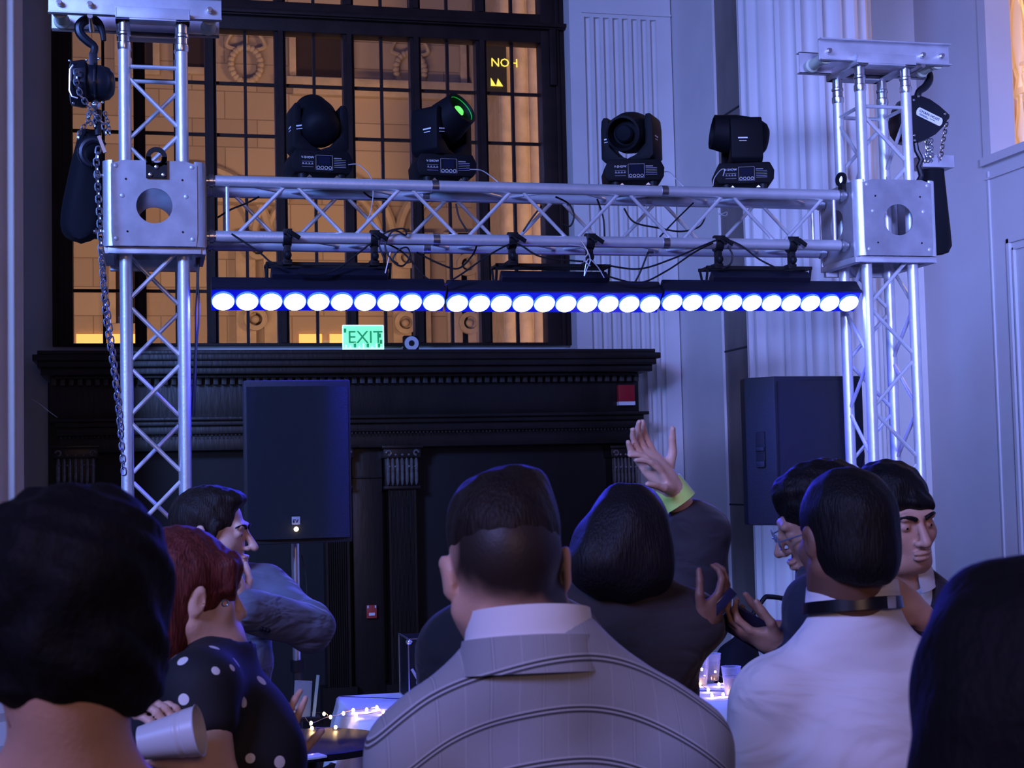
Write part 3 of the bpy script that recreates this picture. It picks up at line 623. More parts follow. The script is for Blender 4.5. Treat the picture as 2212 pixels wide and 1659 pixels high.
def led_bar(pa, pb, cz, yo, label, clamps, cover, tilt=0.80):
    """pa,pb: px,py of first and last lens centre"""
    Yb = YT + .03 + yo; A = PY(*pa, Yb); B = PY(*pb, Yb); z = (A.z + B.z) / 2; A.z = B.z = z
    t = thing('led_bar', label, 'stage light', ((A.x + B.x) / 2, Yb, z - .05), 'LED bars under the truss')
    N = V((0, -math.cos(tilt), -math.sin(tilt))); Up = V((0, -math.sin(tilt), math.cos(tilt))); X = V((1, 0, 0)); dx = (B.x - A.x) / 9
    rot = Matrix((X, -N, Up)).transposed()
    cc = (A + B) / 2; L = B.x - A.x + dx * .98
    MB().box(cc - N * .045 + Up * .008, (L, .07, .126), rot).build('housing', HOUS, t, bevel=.008)
    MB().box(cc - N * .088 + Up * .055, (L * .5, .05, .09), rot).build('driver_box', HOUS, t, bevel=.008)
    MB().box(cc - N * .004 + Up * .068, (L, .012, .008), rot).build('front_lip', HOUS, t)
    MB().box(cc - N * .0075 + Up * .004, (L - .004, .006, .118), rot).build('bloom_strip', GLOW, t)  # glowing strip added to imitate the lens bloom on the housing
    for i in range(10):
        c = A + X * dx * i
        rm_ = MB().lathe([(-.012, .0500), (.002, .0500), (.006, .0465)], c, N, 28, cap=False)
        rm_o = rm_.build('lens_rim', RIM, t)
        l_ = MB().lathe([(0, .0470), (.006, .0455), (.010, .036), (.012, .015), (.0121, .001)], c, N, 28, cap=False); lo = l_.build('lens', LENS, rm_o)
    # bracket
    zb = PY(cc.x * 0 + (pa[0] + pb[0]) / 2, cover, Yb).z if cover else z + .2; xb0, xb1 = cc.x - L * .27, cc.x + L * .27
    br = MB()
    for yy in (Yb + .005, Yb + .11): br.bb((xb0, yy, zb - .006), (xb1, yy + .012, zb + .008))
    for xx in (xb0, xb1 - .012): br.bb((xx, Yb + .005, zb - .006), (xx + .012, Yb + .122, zb + .004)).tube([(xx + .006, Yb + .01, zb), (xx + .006, Yb + .02, zb - .03), (xx + .006, Yb + .05, z + .06)], .006, 6).tube([(xx + .006, Yb + .115, zb), (xx + .006, Yb + .10, zb - .03), (xx + .006, Yb + .07, z + .06)], .006, 6)
    br.build('bracket', BLKM, t)
    for cp in clamps:
        x = gx(cp, 515, YT); c = V((x, YT, BZ)); cl = MB()
        cl.ring(c + V((-.018, 0, 0)), (1, 0, 0), RT + .001, RT + .013, .036, 20)
        cl.bb((x - .014, YT - .016, zb), (x + .014, YT + .016, BZ - RT - .008)).bb((x - .02, YT - .012, zb - .01), (x + .02, YT + Yb - YT + .02, zb + .012))
        cl.bb((x - .018, YT - RT - .03, BZ + .008), (x + .018, YT - RT - .008, BZ + .03)).cyl((x - .01, YT - RT - .02, BZ + .02), (x + .012, YT - RT - .05, BZ - .012), .006, 8)
        cl.box((x + .028, YT - RT - .045, BZ + .0), (.05, .008, .018), Euler((0, .5, .3)).to_matrix()).ell((x + .0, YT - .02, zb + .03), (.018, .02, .02), 10, 6)
        cl.build('clamp', BLKM, t, bevel=.001)
    return t
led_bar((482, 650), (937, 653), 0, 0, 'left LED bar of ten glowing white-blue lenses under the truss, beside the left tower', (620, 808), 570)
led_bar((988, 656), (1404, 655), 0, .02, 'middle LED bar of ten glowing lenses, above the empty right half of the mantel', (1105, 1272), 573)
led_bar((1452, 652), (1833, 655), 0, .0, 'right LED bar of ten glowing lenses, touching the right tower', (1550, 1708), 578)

# ------------------------------------------------------------------ moving heads
def rotz(a): return Matrix.Rotation(a, 3, 'Z')
def moving_head(px, label, base_yaw, pan, tilt, lit=False):
    X = gx(px, 395, YT + CW / 2); c = V((X, YT + CW / 2 - .02, TZ + RT))
    t = thing('moving_head', label, 'stage light', c, 'moving head lights on top of the truss'); RB = rotz(base_yaw)
    def W_(v, R): return c + R @ V(v)
    # base: eight sided body with chamfered ends
    h = .105; b = MB(); prof = [(-.135, .02), (-.12, .0), (.12, 0), (.135, .02), (.138, .06), (.118, .10), (-.118, .10), (-.138, .06)]
    b.prism(prof, .20, O=W_((0, -.10, .022), RB), U=RB @ V((1, 0, 0)), W=(0, 0, 1), D=RB @ V((0, 1, 0)))
    bs = b.build('base', BLK, t, bevel=.008)
    for sx in (-1, 1):
        for sy in (-1, 1): MB().lathe([(0, .016), (.024, .019)], W_((sx * .085, sy * .07, -.002), RB), n=12).build('foot', CABLE, bs)
    for sx in (-.06, .06): MB().prism([(-.011, 0), (.011, 0), (0, .011)], .012, O=W_((sx, -.11, .0), RB), U=RB @ V((1, 0, 0)), W=(0, 0, 1), D=RB @ V((0, 1, 0))).build('clamp_lock', STEEL, bs)
    yf = -.1015; Ux = RB @ V((1, 0, 0))
    dp = MB().bb((0, 0, 0), (.001, .001, .001)); dp = MB()
    for (x0, x1, z0, z1) in ((-.03, .045, .035, .0365), (-.03, .045, .098, .0995), (-.03, -.0285, .035, .099), (.0435, .045, .035, .099)): dp.box(W_(((x0 + x1) / 2, yf, (z0 + z1) / 2), RB), (x1 - x0, .002, z1 - z0), RB)
    dp.build('panel_frame', mat('panel_grey', (.3, .3, .33), .5), bs)
    MB().box(W_((.008, yf, .075), RB), (.05, .002, .036), RB).build('display', mat('display_glass', (.01, .012, .03), .1), bs)
    for k in range(4): MB().ring(W_((-.019 + k * .0175, yf - .001, .045), RB), RB @ V((0, 1, 0)), .0052, .0075, .002, 14).build('button', mat('button_grey', (.5, .5, .53), .4), bs)
    text_mesh('maker_lettering', 'V-SHOW', .0142, W_((-.094, yf - .001, .083), RB), Ux, (0, 0, 1), WHITE, bs, .0006)
    tx = MB()
    for k in range(6): tx.box(W_((.077 if k else .068, yf, .088 - k * .0078), RB), (.052 if k else .034, .001, .0018 if k else .004), RB)
    for k in range(3): tx.box(W_((-.066, yf, .07 - k * .012), RB), (.05, .001, .0018), RB)
    for k in range(4): tx.box(W_((-.086 + k * .0135, yf, .062), RB), (.006, .001, .006), RB)
    tx.build('small_print', mat('print_grey', (.28, .28, .31), .6), bs)
    # yoke
    RP = rotz(pan); zy = .125; aw = .040; yw = .126; zc = .262
    yk = MB(); arm = lambda s: [(s * (yw), zy + .015), (s * yw, zc + .015), (s * (yw - .004), zc + .055), (s * (yw - .014), zc + .072), (s * (yw - aw + .004), zc + .07), (s * (yw - aw), zc + .04), (s * (yw - aw), zy + .07), (s * .04, zy + .022), (0, zy + .008), (0, zy - .005), (s * (yw - .02), zy - .005)]
    for s_ in (-1, 1): yk.prism(arm(s_), .15, O=W_(tuple(RP @ V((0, -.075, 0))), Matrix.Identity(3)), U=RP @ V((1, 0, 0)), W=(0, 0, 1), D=RP @ V((0, 1, 0)))
    yk.lathe([(-.012, .06), (.0, .07), (.01, .07)], c + V((0, 0, zy - .005)), n=24)
    yo = yk.build('yoke', BLK, t, bevel=.007)
    for s_ in (-1, 1):   # small bright name strips on the arms
        st = MB()
        for q in (0, 1): st.box(c + RP @ V((s_ * (yw + .0005), -.02, zc - .03 - q * .014)), (.0015, .045 - q * .01, .006 - q * .003), RP)
        if s_ < 0:
            for q in (0, 1): st.box(c + RP @ V((s_ * (yw - .035), -.0765, zc - .03 - q * .014)), (.036, .0015, .006 - q * .003), RP @ Matrix.Rotation(-.15, 3, 'Y'))
        st.build('name_strip', WHITE, yo)
    # head barrel
    ax = RP @ V((0, -math.cos(tilt), math.sin(tilt))); hc = c + V((0, 0, zc + .005))
    MB().lathe([(-.128, .02), (-.124, .052), (-.108, .075), (-.075, .090), (-.02, .096), (.04, .096), (.085, .089), (.12, .083), (.140, .081), (.142, .070), (.12, .064), (.095, .056)], hc, ax, 32, cap=True).build('head_barrel', BLK, t, angle=50)
    hb0 = bpy.data.objects[[o.name for o in t.children][-1]] if False else [o for o in bpy.data.objects if o.name.startswith('head_barrel') and o.parent == t][0]
    if lit: lm = mat('green_lens', (.05, .6, .1), .1, emit=(.12, 1.0, .10), estr=1.5)
    else: lm = mat('dark_lens', (.004, .005, .009), .7, spec=.15)
    lo = MB().lathe([(0, .042 if not lit else .026), (.008, .034 if not lit else .02), (.012, .002)], hc + ax * .118, ax, 24).build('lens', lm, hb0)
    if lit:
        MB().ring(hc + ax * .128, ax, .066, .0715, .004, 32).build('lens_reflection_ring', mat('green_glass', (.01, .25, .05), .1, emit=(.02, .35, .06), estr=.5), hb0)
        l = bpy.data.lights.new('lens_glow', 'POINT'); l.energy = .12; l.color = (.1, 1, .15); l.shadow_soft_size = .02; lo_ = bpy.data.objects.new('lens_glow', l); COL.objects.link(lo_); lo_.location = hc + ax * .128
    # safety wire
    return t
moving_head(686, 'leftmost moving head on the truss, its rounded back turned to the crowd', .10, .10, 2.55)
moving_head(954, 'second moving head from the left, tipped up with a green-lit lens', .03, .70, .50, lit=True)
moving_head(1364, 'third moving head from the left, facing the crowd with a gap under its barrel', -.22, -.62, -.22)
moving_head(1601, 'rightmost moving head on the truss, turned side-on above a narrow yoke', -.28, -1.75, .16)
for k, pts in enumerate((((752, 356), (772, 355), (790, 368), (802, 386), (806, 420), (800, 460), (790, 480)), ((1015, 366), (1040, 368), (1062, 382), (1078, 395)), ((1432, 372), (1446, 372), (1462, 388), (1476, 402)), ((1540, 402), (1543, 385), (1556, 368), (1565, 366), (1562, 380)))):
    lab = ('thin pale safety wire curling from the leftmost moving head over the top chord', 'thin pale safety wire beside the green-lit moving head', 'thin pale safety wire to the right of the third moving head', 'thin pale safety wire looped on the base of the rightmost moving head')[k]
    tag(MB().tube(curve_pts([PY(*p, YT - .0 if k != 3 else YT - .02) for p in pts], 5), .0022, 5).build('safety_wire', WIRE), lab, 'wire')

# ------------------------------------------------------------------ black cables in the truss (photo pixel tracks on a plane)
CB = [
 ([(470, 470), (500, 452), (530, 440), (560, 425)], .10, 'thin black cable slanting up inside the left end of the truss'),
 ([(500, 505), (560, 545), (583, 565), (612, 580)], -.03, 'black cable from the truss down to the left LED bracket'),
 ([(808, 520), (770, 550), (730, 580), (690, 592), (640, 590)], -.03, 'black cable sagging over the left LED bar bracket'),
 ([(830, 560), (818, 520), (838, 500), (872, 494), (876, 508), (850, 498), (832, 530), (845, 560), (868, 575), (885, 555), (880, 535), (862, 540), (848, 560), (860, 570)], -.05, 'coiled black cable loop beside the second LED clamp'),
 ([(820, 520), (870, 545), (920, 600), (960, 620)], .05, 'black cable dropping behind the coil to the LED bars'),
 ([(960, 615), (1000, 590), (1050, 555), (1100, 528), (1125, 530), (1170, 555), (1260, 565)], -.04, 'black cable hung from the middle clamp in two sags'),
 ([(900, 545), (950, 570), (990, 580), (1020, 552), (1030, 530)], .08, 'black cable drooping under the rear chord near the middle'),
 ([(1305, 572), (1380, 581), (1450, 560), (1520, 530), (1560, 517), (1600, 530), (1640, 560), (1680, 580)], -.05, 'long black cable sagging up to the right LED bar clamp'),
 ([(1310, 596), (1380, 611), (1440, 585), (1500, 545), (1540, 525)], -.03, 'second black cable sagging below the first, towards the right LED bar'),
 ([(1400, 545), (1382, 590), (1366, 620)], .05, 'short straight black cable slanting down right of the middle LED bar'),
 ([(1572, 532), (1582, 550), (1578, 570), (1560, 580)], -.05, 'small black cable loop at the left clamp of the right LED bar'),
 ([(1200, 425), (1228, 440), (1240, 465), (1232, 488), (1215, 485)], .08, 'black cable loop hanging inside the truss at the window edge'),
 ([(1290, 430), (1303, 470), (1306, 512)], .10, 'black cable hanging straight down inside the truss, left of the third moving head'),
 ([(1348, 450), (1370, 480), (1420, 492), (1470, 500), (1510, 490), (1525, 465)], .10, 'black cable draped in a wide curve inside the truss under the third moving head'),
 ([(1498, 438), (1460, 475), (1425, 512)], .10, 'straight black cable crossing the wide curve inside the truss'),
 ([(1130, 500), (1150, 470), (1170, 445)], .12, 'black cable running up inside the truss against the bright stone pier'),
 ([(985, 440), (992, 470), (1010, 500)], .10, 'black cable hanging inside the truss below the green-lit moving head'),
 ([(785, 415), (805, 428), (838, 432), (825, 460)], .10, 'black cable tucked along the rear top chord right of the first moving head'),
 ([(432, 540), (428, 600), (430, 680), (424, 760), (420, 900)], .02, 'black cable pair running down behind the left tower'),
]
for pts, off, lab in CB:
    mb = MB(); mb.tube(curve_pts([PY(*p, YT + off) for p in pts], 6), .0042, 6)
    if 'pair' in lab: mb.tube(curve_pts([PY(p[0] - 7 + (i % 2) * 5, p[1], YT + off + .01) for i, p in enumerate(pts)], 6), .0042, 6)
    tag(mb.build('power_cable', CABLE), lab, 'cable')
w = MB().tube(curve_pts([PY(*p, YT - .06) for p in ((1228, 528), (1262, 535), (1275, 560), (1268, 580), (1262, 596), (1270, 560), (1290, 575), (1305, 600))], 5), .0025, 5).tube(curve_pts([PY(*p, YT - .06) for p in ((1255, 520), (1270, 545), (1262, 560), (1275, 575))], 5), .003, 5)
tag(w.build('safety_wire', WIRE), 'tangled pale steel wire at the right clamp of the middle LED bar', 'wire')
tag(MB().tube(curve_pts([PY(*p, YT - .05) for p in ((843, 545), (838, 565), (832, 590))], 5), .003, 5).build('cable_tie', WIRE), 'short white tie hanging by the coiled black cable', 'cable tie')
tag(MB().tube(curve_pts([PY(*p, YT + .09) for p in ((1550, 455), (1558, 462), (1570, 458), (1568, 466), (1552, 462))], 5), .0025, 5).build('cable_tie', WIRE), 'little white wire bow tied inside the truss below the rightmost moving head', 'cable tie')

# ------------------------------------------------------------------ chain hoists
HOIST = mat('hoist_black', (.012, .013, .02), .38, .2)
CH = mat('chain_steel', (.55, .56, .6), .3, 1.0)
def hookpts(c, r, s=1): return [c + V((s * -r * .9 * math.cos(a), 0, r * math.sin(a))) for a in [(-.35 + k * .3) for k in range(13)]]
def hook(mb, top, bot, s=1, r=.036, y=0):
    c = top + V((0, 0, -r * .55)); pts = [bot, bot.lerp(c, .35) + V((s * .004, 0, 0))]
    arc = [c + V((s * r * math.sin(a), 0, r * math.cos(a))) for a in [PI * 1.12 - k * .34 for k in range(12)]]
    P_ = curve_pts(pts + arc, 3); n = len(P_); mb.tube(P_, .012, 10, rads=[.012 + .006 * math.sin(PI * min(1, i / n * 1.1)) - (.008 * max(0, i / n - .8) / .2) for i in range(n)])
# left hoist: seen edge-on, two round covers either side of the load sheave
c = PY(203, 180, YT + .08)
hl = thing('chain_hoist', 'black chain hoist hanging from the head beam of the left tower', 'chain hoist', (xhL, c.y, gz(203, 240, YT)))
hb_ = MB(); pq = curve_pts([PY(*p, YT + .08) for p in ((201, 120), (204, 102), (190, 90), (174, 74), (171, 57), (182, 45), (198, 41), (213, 50), (221, 68), (224, 88))], 3); n_ = len(pq); hb_.tube(pq, .014, 10, rads=[.010 + .011 * math.sin(PI * min(1, .15 + k / n_ * .8)) * (1 if k < n_ * .75 else max(.25, 1 - (k / n_ - .75) * 2.6)) for k in range(n_)]); hb_.build('top_hook', HOIST, hl)
def hoist_cover(mb, cx, a, b, r, y):
    mb.lathe([(0, r * .80), (.008, r * .98), (b - a - .02, r), (b - a, r * .82)], V((cx + a, y, c.z)), (1, 0, 0), 8)
X0 = c.x
m1 = MB().lathe([(0, .080), (.006, .096), (.05, .104), (.066, .104), (.074, .088)], V((gx(151, 180, YT + .08), c.y, c.z - .005)), (1, 0, 0), 10); m1.build('hand_wheel_cover', HOIST, hl, bevel=.002)
m2 = MB().lathe([(0, .080), (.045, .080)], V((gx(184, 180, YT + .08), c.y, c.z)), (1, 0, 0), 14).lathe([(0, .09), (.010, .09)], V((gx(203, 180, YT + .08), c.y, c.z)), (1, 0, 0), 10).bb((X0 - .02, c.y - .03, c.z + .05), (X0 + .015, c.y + .03, c.z + .125)); m2.build('hoist_frame', HOIST, hl, bevel=.002)
m3 = MB().lathe([(0, .078), (.02, .078), (.055, .068), (.075, .045), (.08, .02)], V((gx(207, 180, YT + .08), c.y, c.z)), (1, 0, 0), 20); m3.build('gear_cover', HOIST, hl)
MB().tube([PY(*p, YT - .03) for p in ((158, 140), (151, 150), (150, 195), (155, 208), (168, 212))], .004, 6).build('guard_rim', STEEL, hl)
for (a_, b_) in ((150, 131), (187, 130), (213, 127), (158, 223), (221, 221), (203, 222)): q = PY(a_, b_, YT - .02); MB().ell(q, (.006, .006, .006), 8, 6).build('bolt', STEEL, hl)
MB().ell(PY(206, 226, YT + .04), (.02, .016, .022), 10, 8).build('chain_guide', STEEL, hl)
ch = MB(); chain(ch, [PY(*p, YT - .04) for p in ((165, 150), (164, 175), (175, 208), (200, 240), (225, 270), (228, 290))]); ch.build('hand_chain', CH, hl)
ch = MB()
for tr_ in (((195, 240), (190, 262), (172, 285), (168, 300)), ((205, 240), (204, 275)), ((226, 242), (233, 265), (237, 290)), ((190, 245), (196, 270))): chain(ch, [PY(*p, YT + .06) for p in tr_], .022, .0026, .008)
ch.build('load_chain', CH, hl)
MB().cyl(PY(210, 238, YT + .08), PY(212, 292, YT + .08), .018, 10, .014).build('chain_stop', HOIST, hl)
hk = MB(); c_ = PY(203, 330, YT + .02); arc = [c_ + V((.052 * math.cos(a), 0, .055 * math.sin(a))) for a in [.6 + k * .33 for k in range(13)]]; hk.tube(arc, .014, 10, rads=[.012 + .007 * math.sin(PI * k / 12) for k in range(13)]); hk.build('bottom_hook', HOIST, hl)
q = PY(220, 312, YT - .02); MB().box(q, (.014, .014, .075), Euler((0, -.35, 0)).to_matrix()).build('hook_latch', STEEL, hl)
bag = MB(); # cloth bag with creases
BAGM = mat('bag_cloth', (.006, .006, .009), .8, bump=1.0, bscale=9, vdist=(1, 1, .25), spec=.2)
def bagmesh(mb, prof, y, seed=0, dep=.07):
    """prof: (py, pxl, pxr)"""
    vs = []; n = 28
    for py_, xl_, xr_ in prof:
        a = PY(xl_, py_, y); b = PY(xr_, py_, y); cx_ = (a.x + b.x) / 2; hw = (b.x - a.x) / 2
        for k in range(n):
            t = 2 * PI * k / n; f = 1 + .05 * math.sin(t * 5 + seed + py_ * .01); vs.append((cx_ + hw * math.cos(t) * f, y + dep * math.sin(t) * f, (a.z + b.z) / 2))
    m = len(prof); mb.add(vs, [(j * n + i, j * n + (i + 1) % n, (j + 1) * n + (i + 1) % n, (j + 1) * n + i) for j in range(m - 1) for i in range(n)] + [tuple(range(n)), tuple(range((m - 1) * n, m * n))[::-1]])
bagmesh(bag, ((286, 178, 200), (290, 172, 212), (300, 168, 218), (320, 163, 220), (340, 158, 222), (370, 151, 223), (400, 145, 224), (430, 138, 225), (460, 133, 225), (485, 131, 223), (500, 134, 218), (511, 141, 208), (518, 152, 197), (521, 166, 182)), YT + .16, 1)
bag.build('chain_bag', BAGM, hl)
lc = MB(); chain(lc, [PY(*p, YT - .20) for p in ((213, 318), (208, 350), (211, 400), (215, 470), (218, 540), (222, 600), (228, 680), (240, 760), (250, 830), (258, 900), (265, 985), (268, 1025))], .034, .0034, .011)
chain(lc, [PY(*p, YT - .19) for p in ((219, 540), (226, 620), (236, 700), (246, 780), (256, 850), (262, 930))], .034, .0034, .011)
lc.build('hanging_chain', CH, hl)
for py_ in (379, 500):
    q = PY(208, py_, YT - .05); 
    MB().cyl(q + V((-.012, 0, 0)), q + V((.05, 0, 0)), .008, 10).lathe([(-.004, .014), (.004, .014)], q, (1, 0, 0), 6).build('side_pin', STEEL, SL)

# right hoist: seen face-on
YH = YT + CW + .08; c = PY(2006, 262, YH)
hr = thing('chain_hoist', 'black chain hoist with a white nameplate hanging right of the right tower', 'chain hoist', (c.x, c.y, c.z - .1))
hb_ = MB(); pq = curve_pts([PY(*p, YH) for p in ((1981, 214), (1985, 198), (1998, 188), (2007, 173), (2005, 157), (1994, 147), (1982, 148), (1973, 158))], 3); n_ = len(pq); hb_.tube(pq, .014, 10, rads=[.011 + .010 * math.sin(PI * min(1, .15 + k / n_ * .8)) for k in range(n_)]); hb_.lathe([(0, .02), (.05, .02)], PY(1975, 148, YH) + V((0, -.03, 0)), (0, 1, 0), 12); hb_.build('top_hook', HOIST, hr)
poly = [(1976, 205), (1992, 207), (2010, 214), (2030, 228), (2048, 244), (2051, 254), (2040, 272), (2022, 290), (2000, 302), (1980, 306), (1960, 300), (1946, 282), (1941, 255), (1950, 226), (1962, 208)]
P3 = [PY(a_, b_, YH - .05) for a_, b_ in poly]; c0 = P3[0]
m = MB(); m.prism([(p.x, p.z) for p in P3], .12, O=(0, YH - .05, 0)); m.build('hoist_body', HOIST, hr, bevel=.006)
# nameplate
u = (PY(2038, 262, YH) - PY(1978, 232, YH)).normalized(); u.y = 0; u.normalize(); w = V((-u.z, 0, u.x)); cc = PY(2008, 252, YH - .055)
L_, h2 = .063, .022; pts = [(L_ * sx + .0 + sx * .012 * math.cos(a), h2 * .5 * sy * 0 + h2 * math.sin(a)) for sx, sy, a in [(1, 0, -PI / 2 + k * PI / 6) for k in range(7)]] + [(-L_ - .012 * math.cos(a), h2 * math.sin(a)) for a in [PI / 2 - k * PI / 6 for k in range(7)]]
MB().prism(pts, .003, O=cc, U=u, W=w, D=(0, 1, 0)).build('nameplate', WHITE, hr)
text_mesh('nameplate_lettering', 'CHAIN HOIST', .019, cc - u * .063 + w * .0 + V((0, -.002, 0)), u, w, BLK, hr, .0008)
sp3 = MB(); Rn = Matrix((u, V((0, 1, 0)), w)).transposed()
for k_, (du_, wd_) in enumerate(((-.035, .045), (.02, .03), (-.03, .05))): sp3.box(cc + u * du_ - w * (.009 + .005 * (k_ // 2)) + V((0, -.002, 0)), (wd_, .001, .002), Rn)
sp3.build('nameplate_print', BLK, hr)
for (a_, b_) in ((1974, 216), (1984, 208), (1975, 292), (1976, 303), (2041, 246)): MB().ell(PY(a_, b_, YH - .055), (.007, .005, .007), 8, 6).build('bolt', STEEL, hr)
ch = MB(); chain(ch, [PY(*p, YH - .02) for p in ((2047, 248), (2042, 280), (2036, 310), (2032, 345))], .026, .003, .009); ch.build('hand_chain', mat('bronze_chain', (.25, .2, .17), .35, 1.0), hr)
ch = MB(); 
for k in (0, 1, 2): chain(ch, [PY(*p, YH) for p in ((2000 + k * 6, 300), (2004 + k * 4, 322), (2000 + k * 7, 348))], .022, .003, .008)
ch.build('load_chain', CH, hr)
MB().bb(PY(1994, 360, YH + .03), PY(2035, 346, YH + .15)).build('bag_hanger', ALUP, hr, bevel=.002)
bg_ = MB(); bagmesh(bg_, ((358, 1992, 2036), (380, 1990, 2038), (430, 1988, 2045), (490, 1985, 2052), (530, 1985, 2055), (545, 1990, 2048), (550, 2000, 2035)), YH + .10, 2, .05); bg_.build('chain_bag', BAGM, hr)
bh = MB(); bh.tube([PY(*p, YH) for p in ((1977, 305), (1980, 325), (1990, 345), (1984, 360), (1990, 380), (1982, 395))], .014, 8); bh.build('bottom_hook', HOIST, hr)

# ------------------------------------------------------------------ loudspeakers
GRILLE = mat('speaker_grille', (.010, .013, .018), .6, .2, bump=.6, bscale=420)
CABM = mat('speaker_cabinet', (.007, .008, .011), .55, bump=.2, bscale=250)
a = PY(530, 1178, YT + .0); b2 = PY(756, 820, YT + .0); xa, xb, z0, z1 = a.x, b2.x, a.z, b2.z; yf = YT
s1 = thing('loudspeaker', 'black loudspeaker on a pole in front of the mantel, its mesh grille facing the crowd', 'speaker', ((xa + xb) / 2, yf + .2, z0))
MB().prism([(xa, 0), (xb, 0), (xb - .005, .16), (xb - .08, .36), (xa + .08, .36), (xa + .005, .16)], z1 - z0, O=(0, yf, z0), U=(1, 0, 0), W=(0, 1, 0), D=(0, 0, 1)).build('cabinet', CABM, s1, bevel=.008)
gr = MB(); n = 16; vs = []
for z in (z0 + .022, z1 - .028):
    for k in range(n + 1): u_ = k / n; vs.append((xa + .012 + (xb - xa - .024) * u_, yf - .004 - .022 * (1 - (2 * u_ - 1) ** 4), z))
    for k in range(n + 1): u_ = k / n; vs.append((xa + .012 + (xb - xa - .024) * u_, yf + .004, z))
m4 = 2 * (n + 1); fs = [(k, k + 1, m4 + k + 1, m4 + k) for k in range(n)] + [tuple(range(n + 1)) + tuple(range(2 * n + 1, n, -1)), tuple(range(m4, m4 + n + 1)) + tuple(range(m4 + 2 * n + 1, m4 + n, -1))]
gr.add(vs, fs); gr.build('grille', GRILLE, s1, angle=60)
q = PY(640, 1125, yf - .03); MB().bb((q.x - .019, q.y, q.z - .016), (q.x + .017, q.y + .01, q.z + .018)).build('badge', mat('badge_grey', (.35, .36, .42), .4), s1, bevel=.002)
text_mesh('badge_lettering', 'EV', .022, (q.x - .016, q.y - .002, q.z - .009), (1, 0, 0), (0, 0, 1), BLK, bpy.data.objects['badge'], .0006)
q = PY(640, 1143, yf - .035); MB().ell(q, (.010, .006, .010), 12, 8).build('power_light', mat('warm_led', (1, .8, .5), .3, emit=(1.0, .75, .45), estr=9), s1)
px_ = PY(641, 1400, yf + .17).x; zb_ = z0
st1 = thing('speaker_stand', 'slim steel speaker pole under the left loudspeaker', 'stand', (px_, yf + .17, 0))
MB().cyl((px_, yf + .17, .4), (px_, yf + .17, zb_ - .002), .0175, 14).build('pole', STEEL, st1)
MB().cyl((px_, yf + .17, .30), (px_, yf + .17, .95), .022, 14).build('outer_tube', BLKM, st1)
MB().lathe([(0, .03), (.05, .03)], (px_, yf + .17, .92), n=14).build('collar', BLK, st1)
for k in range(3): a_ = .5 + k * 2.094; MB().cyl((px_, yf + .17, .42), (px_ + .4 * math.cos(a_), yf + .17 + .4 * math.sin(a_), .012), .012, 10).build('leg', BLKM, st1)
tag(MB().tube(curve_pts([PY(652, 1200, yf + .2), PY(660, 1240, yf + .2), PY(662, 1290, yf + .2), PY(650, 1330, yf + .2)], 5), .003, 5).build('speaker_cable', CABLE), 'thin cable bowing out beside the left speaker pole', 'cable')
# right loudspeaker, turned so that its moulded side shows
YS = YT + .42
a = PY(1634, 1136, YS); b2 = PY(1862, 812, YS); c3 = PY(1686, 1138, YS - .05)
s2 = thing('loudspeaker', 'black loudspeaker in front of the big column, seen with its moulded side and handle', 'speaker', ((a.x + b2.x) / 2, YS, a.z))
z0, z1 = a.z, b2.z; fx0, fx1 = c3.x, b2.x
MB().prism([(fx0, -.03), (fx1, 0), (fx1 + .0, .2), (fx1 - .08, .42), (fx0 + .1, .42), (a.x + .02, .20), (a.x, .10)], z1 - z0, O=(0, YS, z0), U=(1, 0, 0), W=(0, 1, 0), D=(0, 0, 1)).build('cabinet', CABM, s2, bevel=.01)
MB().prism([(fx0 + .012, -.036), (fx1 - .008, -.006), (fx1 - .01, -.015), ((fx0 + fx1) / 2, -.034), (fx0 + .015, -.045)], z1 - z0 - .05, O=(0, YS, z0 + .025), U=(1, 0, 0), W=(0, 1, 0), D=(0, 0, 1)).build('grille', mat('black_grille', (.008, .008, .01), .6, bump=.5, bscale=400), s2)
# recessed handle on the side
d_ = V((fx0 - a.x, -.13, 0)).normalized(); nrm = V((d_.y, -d_.x, 0)); hcn = V(((a.x + fx0) / 2, YS + .035, 0)); hcn.z = PY(1650, 970, YS).z
h_ = MB(); Rh = Matrix((d_, -nrm, V((0, 0, 1)))).transposed()
h_.box(hcn + nrm * .002, (.05, .012, .17), Rh).build('handle_recess', mat('deep_black', (.002, .002, .003), .7), s2, bevel=.003)
MB().box(hcn + nrm * .010, (.046, .012, .02), Rh).box(hcn + nrm * .010 + V((0, 0, -.075)), (.046, .010, .03), Rh).build('handle_bar', CABM, s2, bevel=.003)
xs = (a.x + b2.x) / 2
st2 = thing('speaker_stand', 'black pole stand under the right loudspeaker, mostly hidden by people', 'stand', (xs, YS + .18, 0))
MB().cyl((xs, YS + .18, .4), (xs, YS + .18, z0 - .002), .018, 14).build('pole', BLKM, st2)
for k in range(3): a_ = .2 + k * 2.094; MB().cyl((xs, YS + .18, .42), (xs + .3 * math.cos(a_), YS + .18 + .3 * math.sin(a_), .012), .012, 10).build('leg', BLKM, st2)
tag(MB().tube(curve_pts([PY(*p, YS - .1) for p in ((1857, 930), (1862, 960), (1866, 985), (1862, 1010), (1872, 1040))], 5), .005, 6).build('speaker_cable', CABLE), 'black cable hanging off the right edge of the right loudspeaker', 'cable')
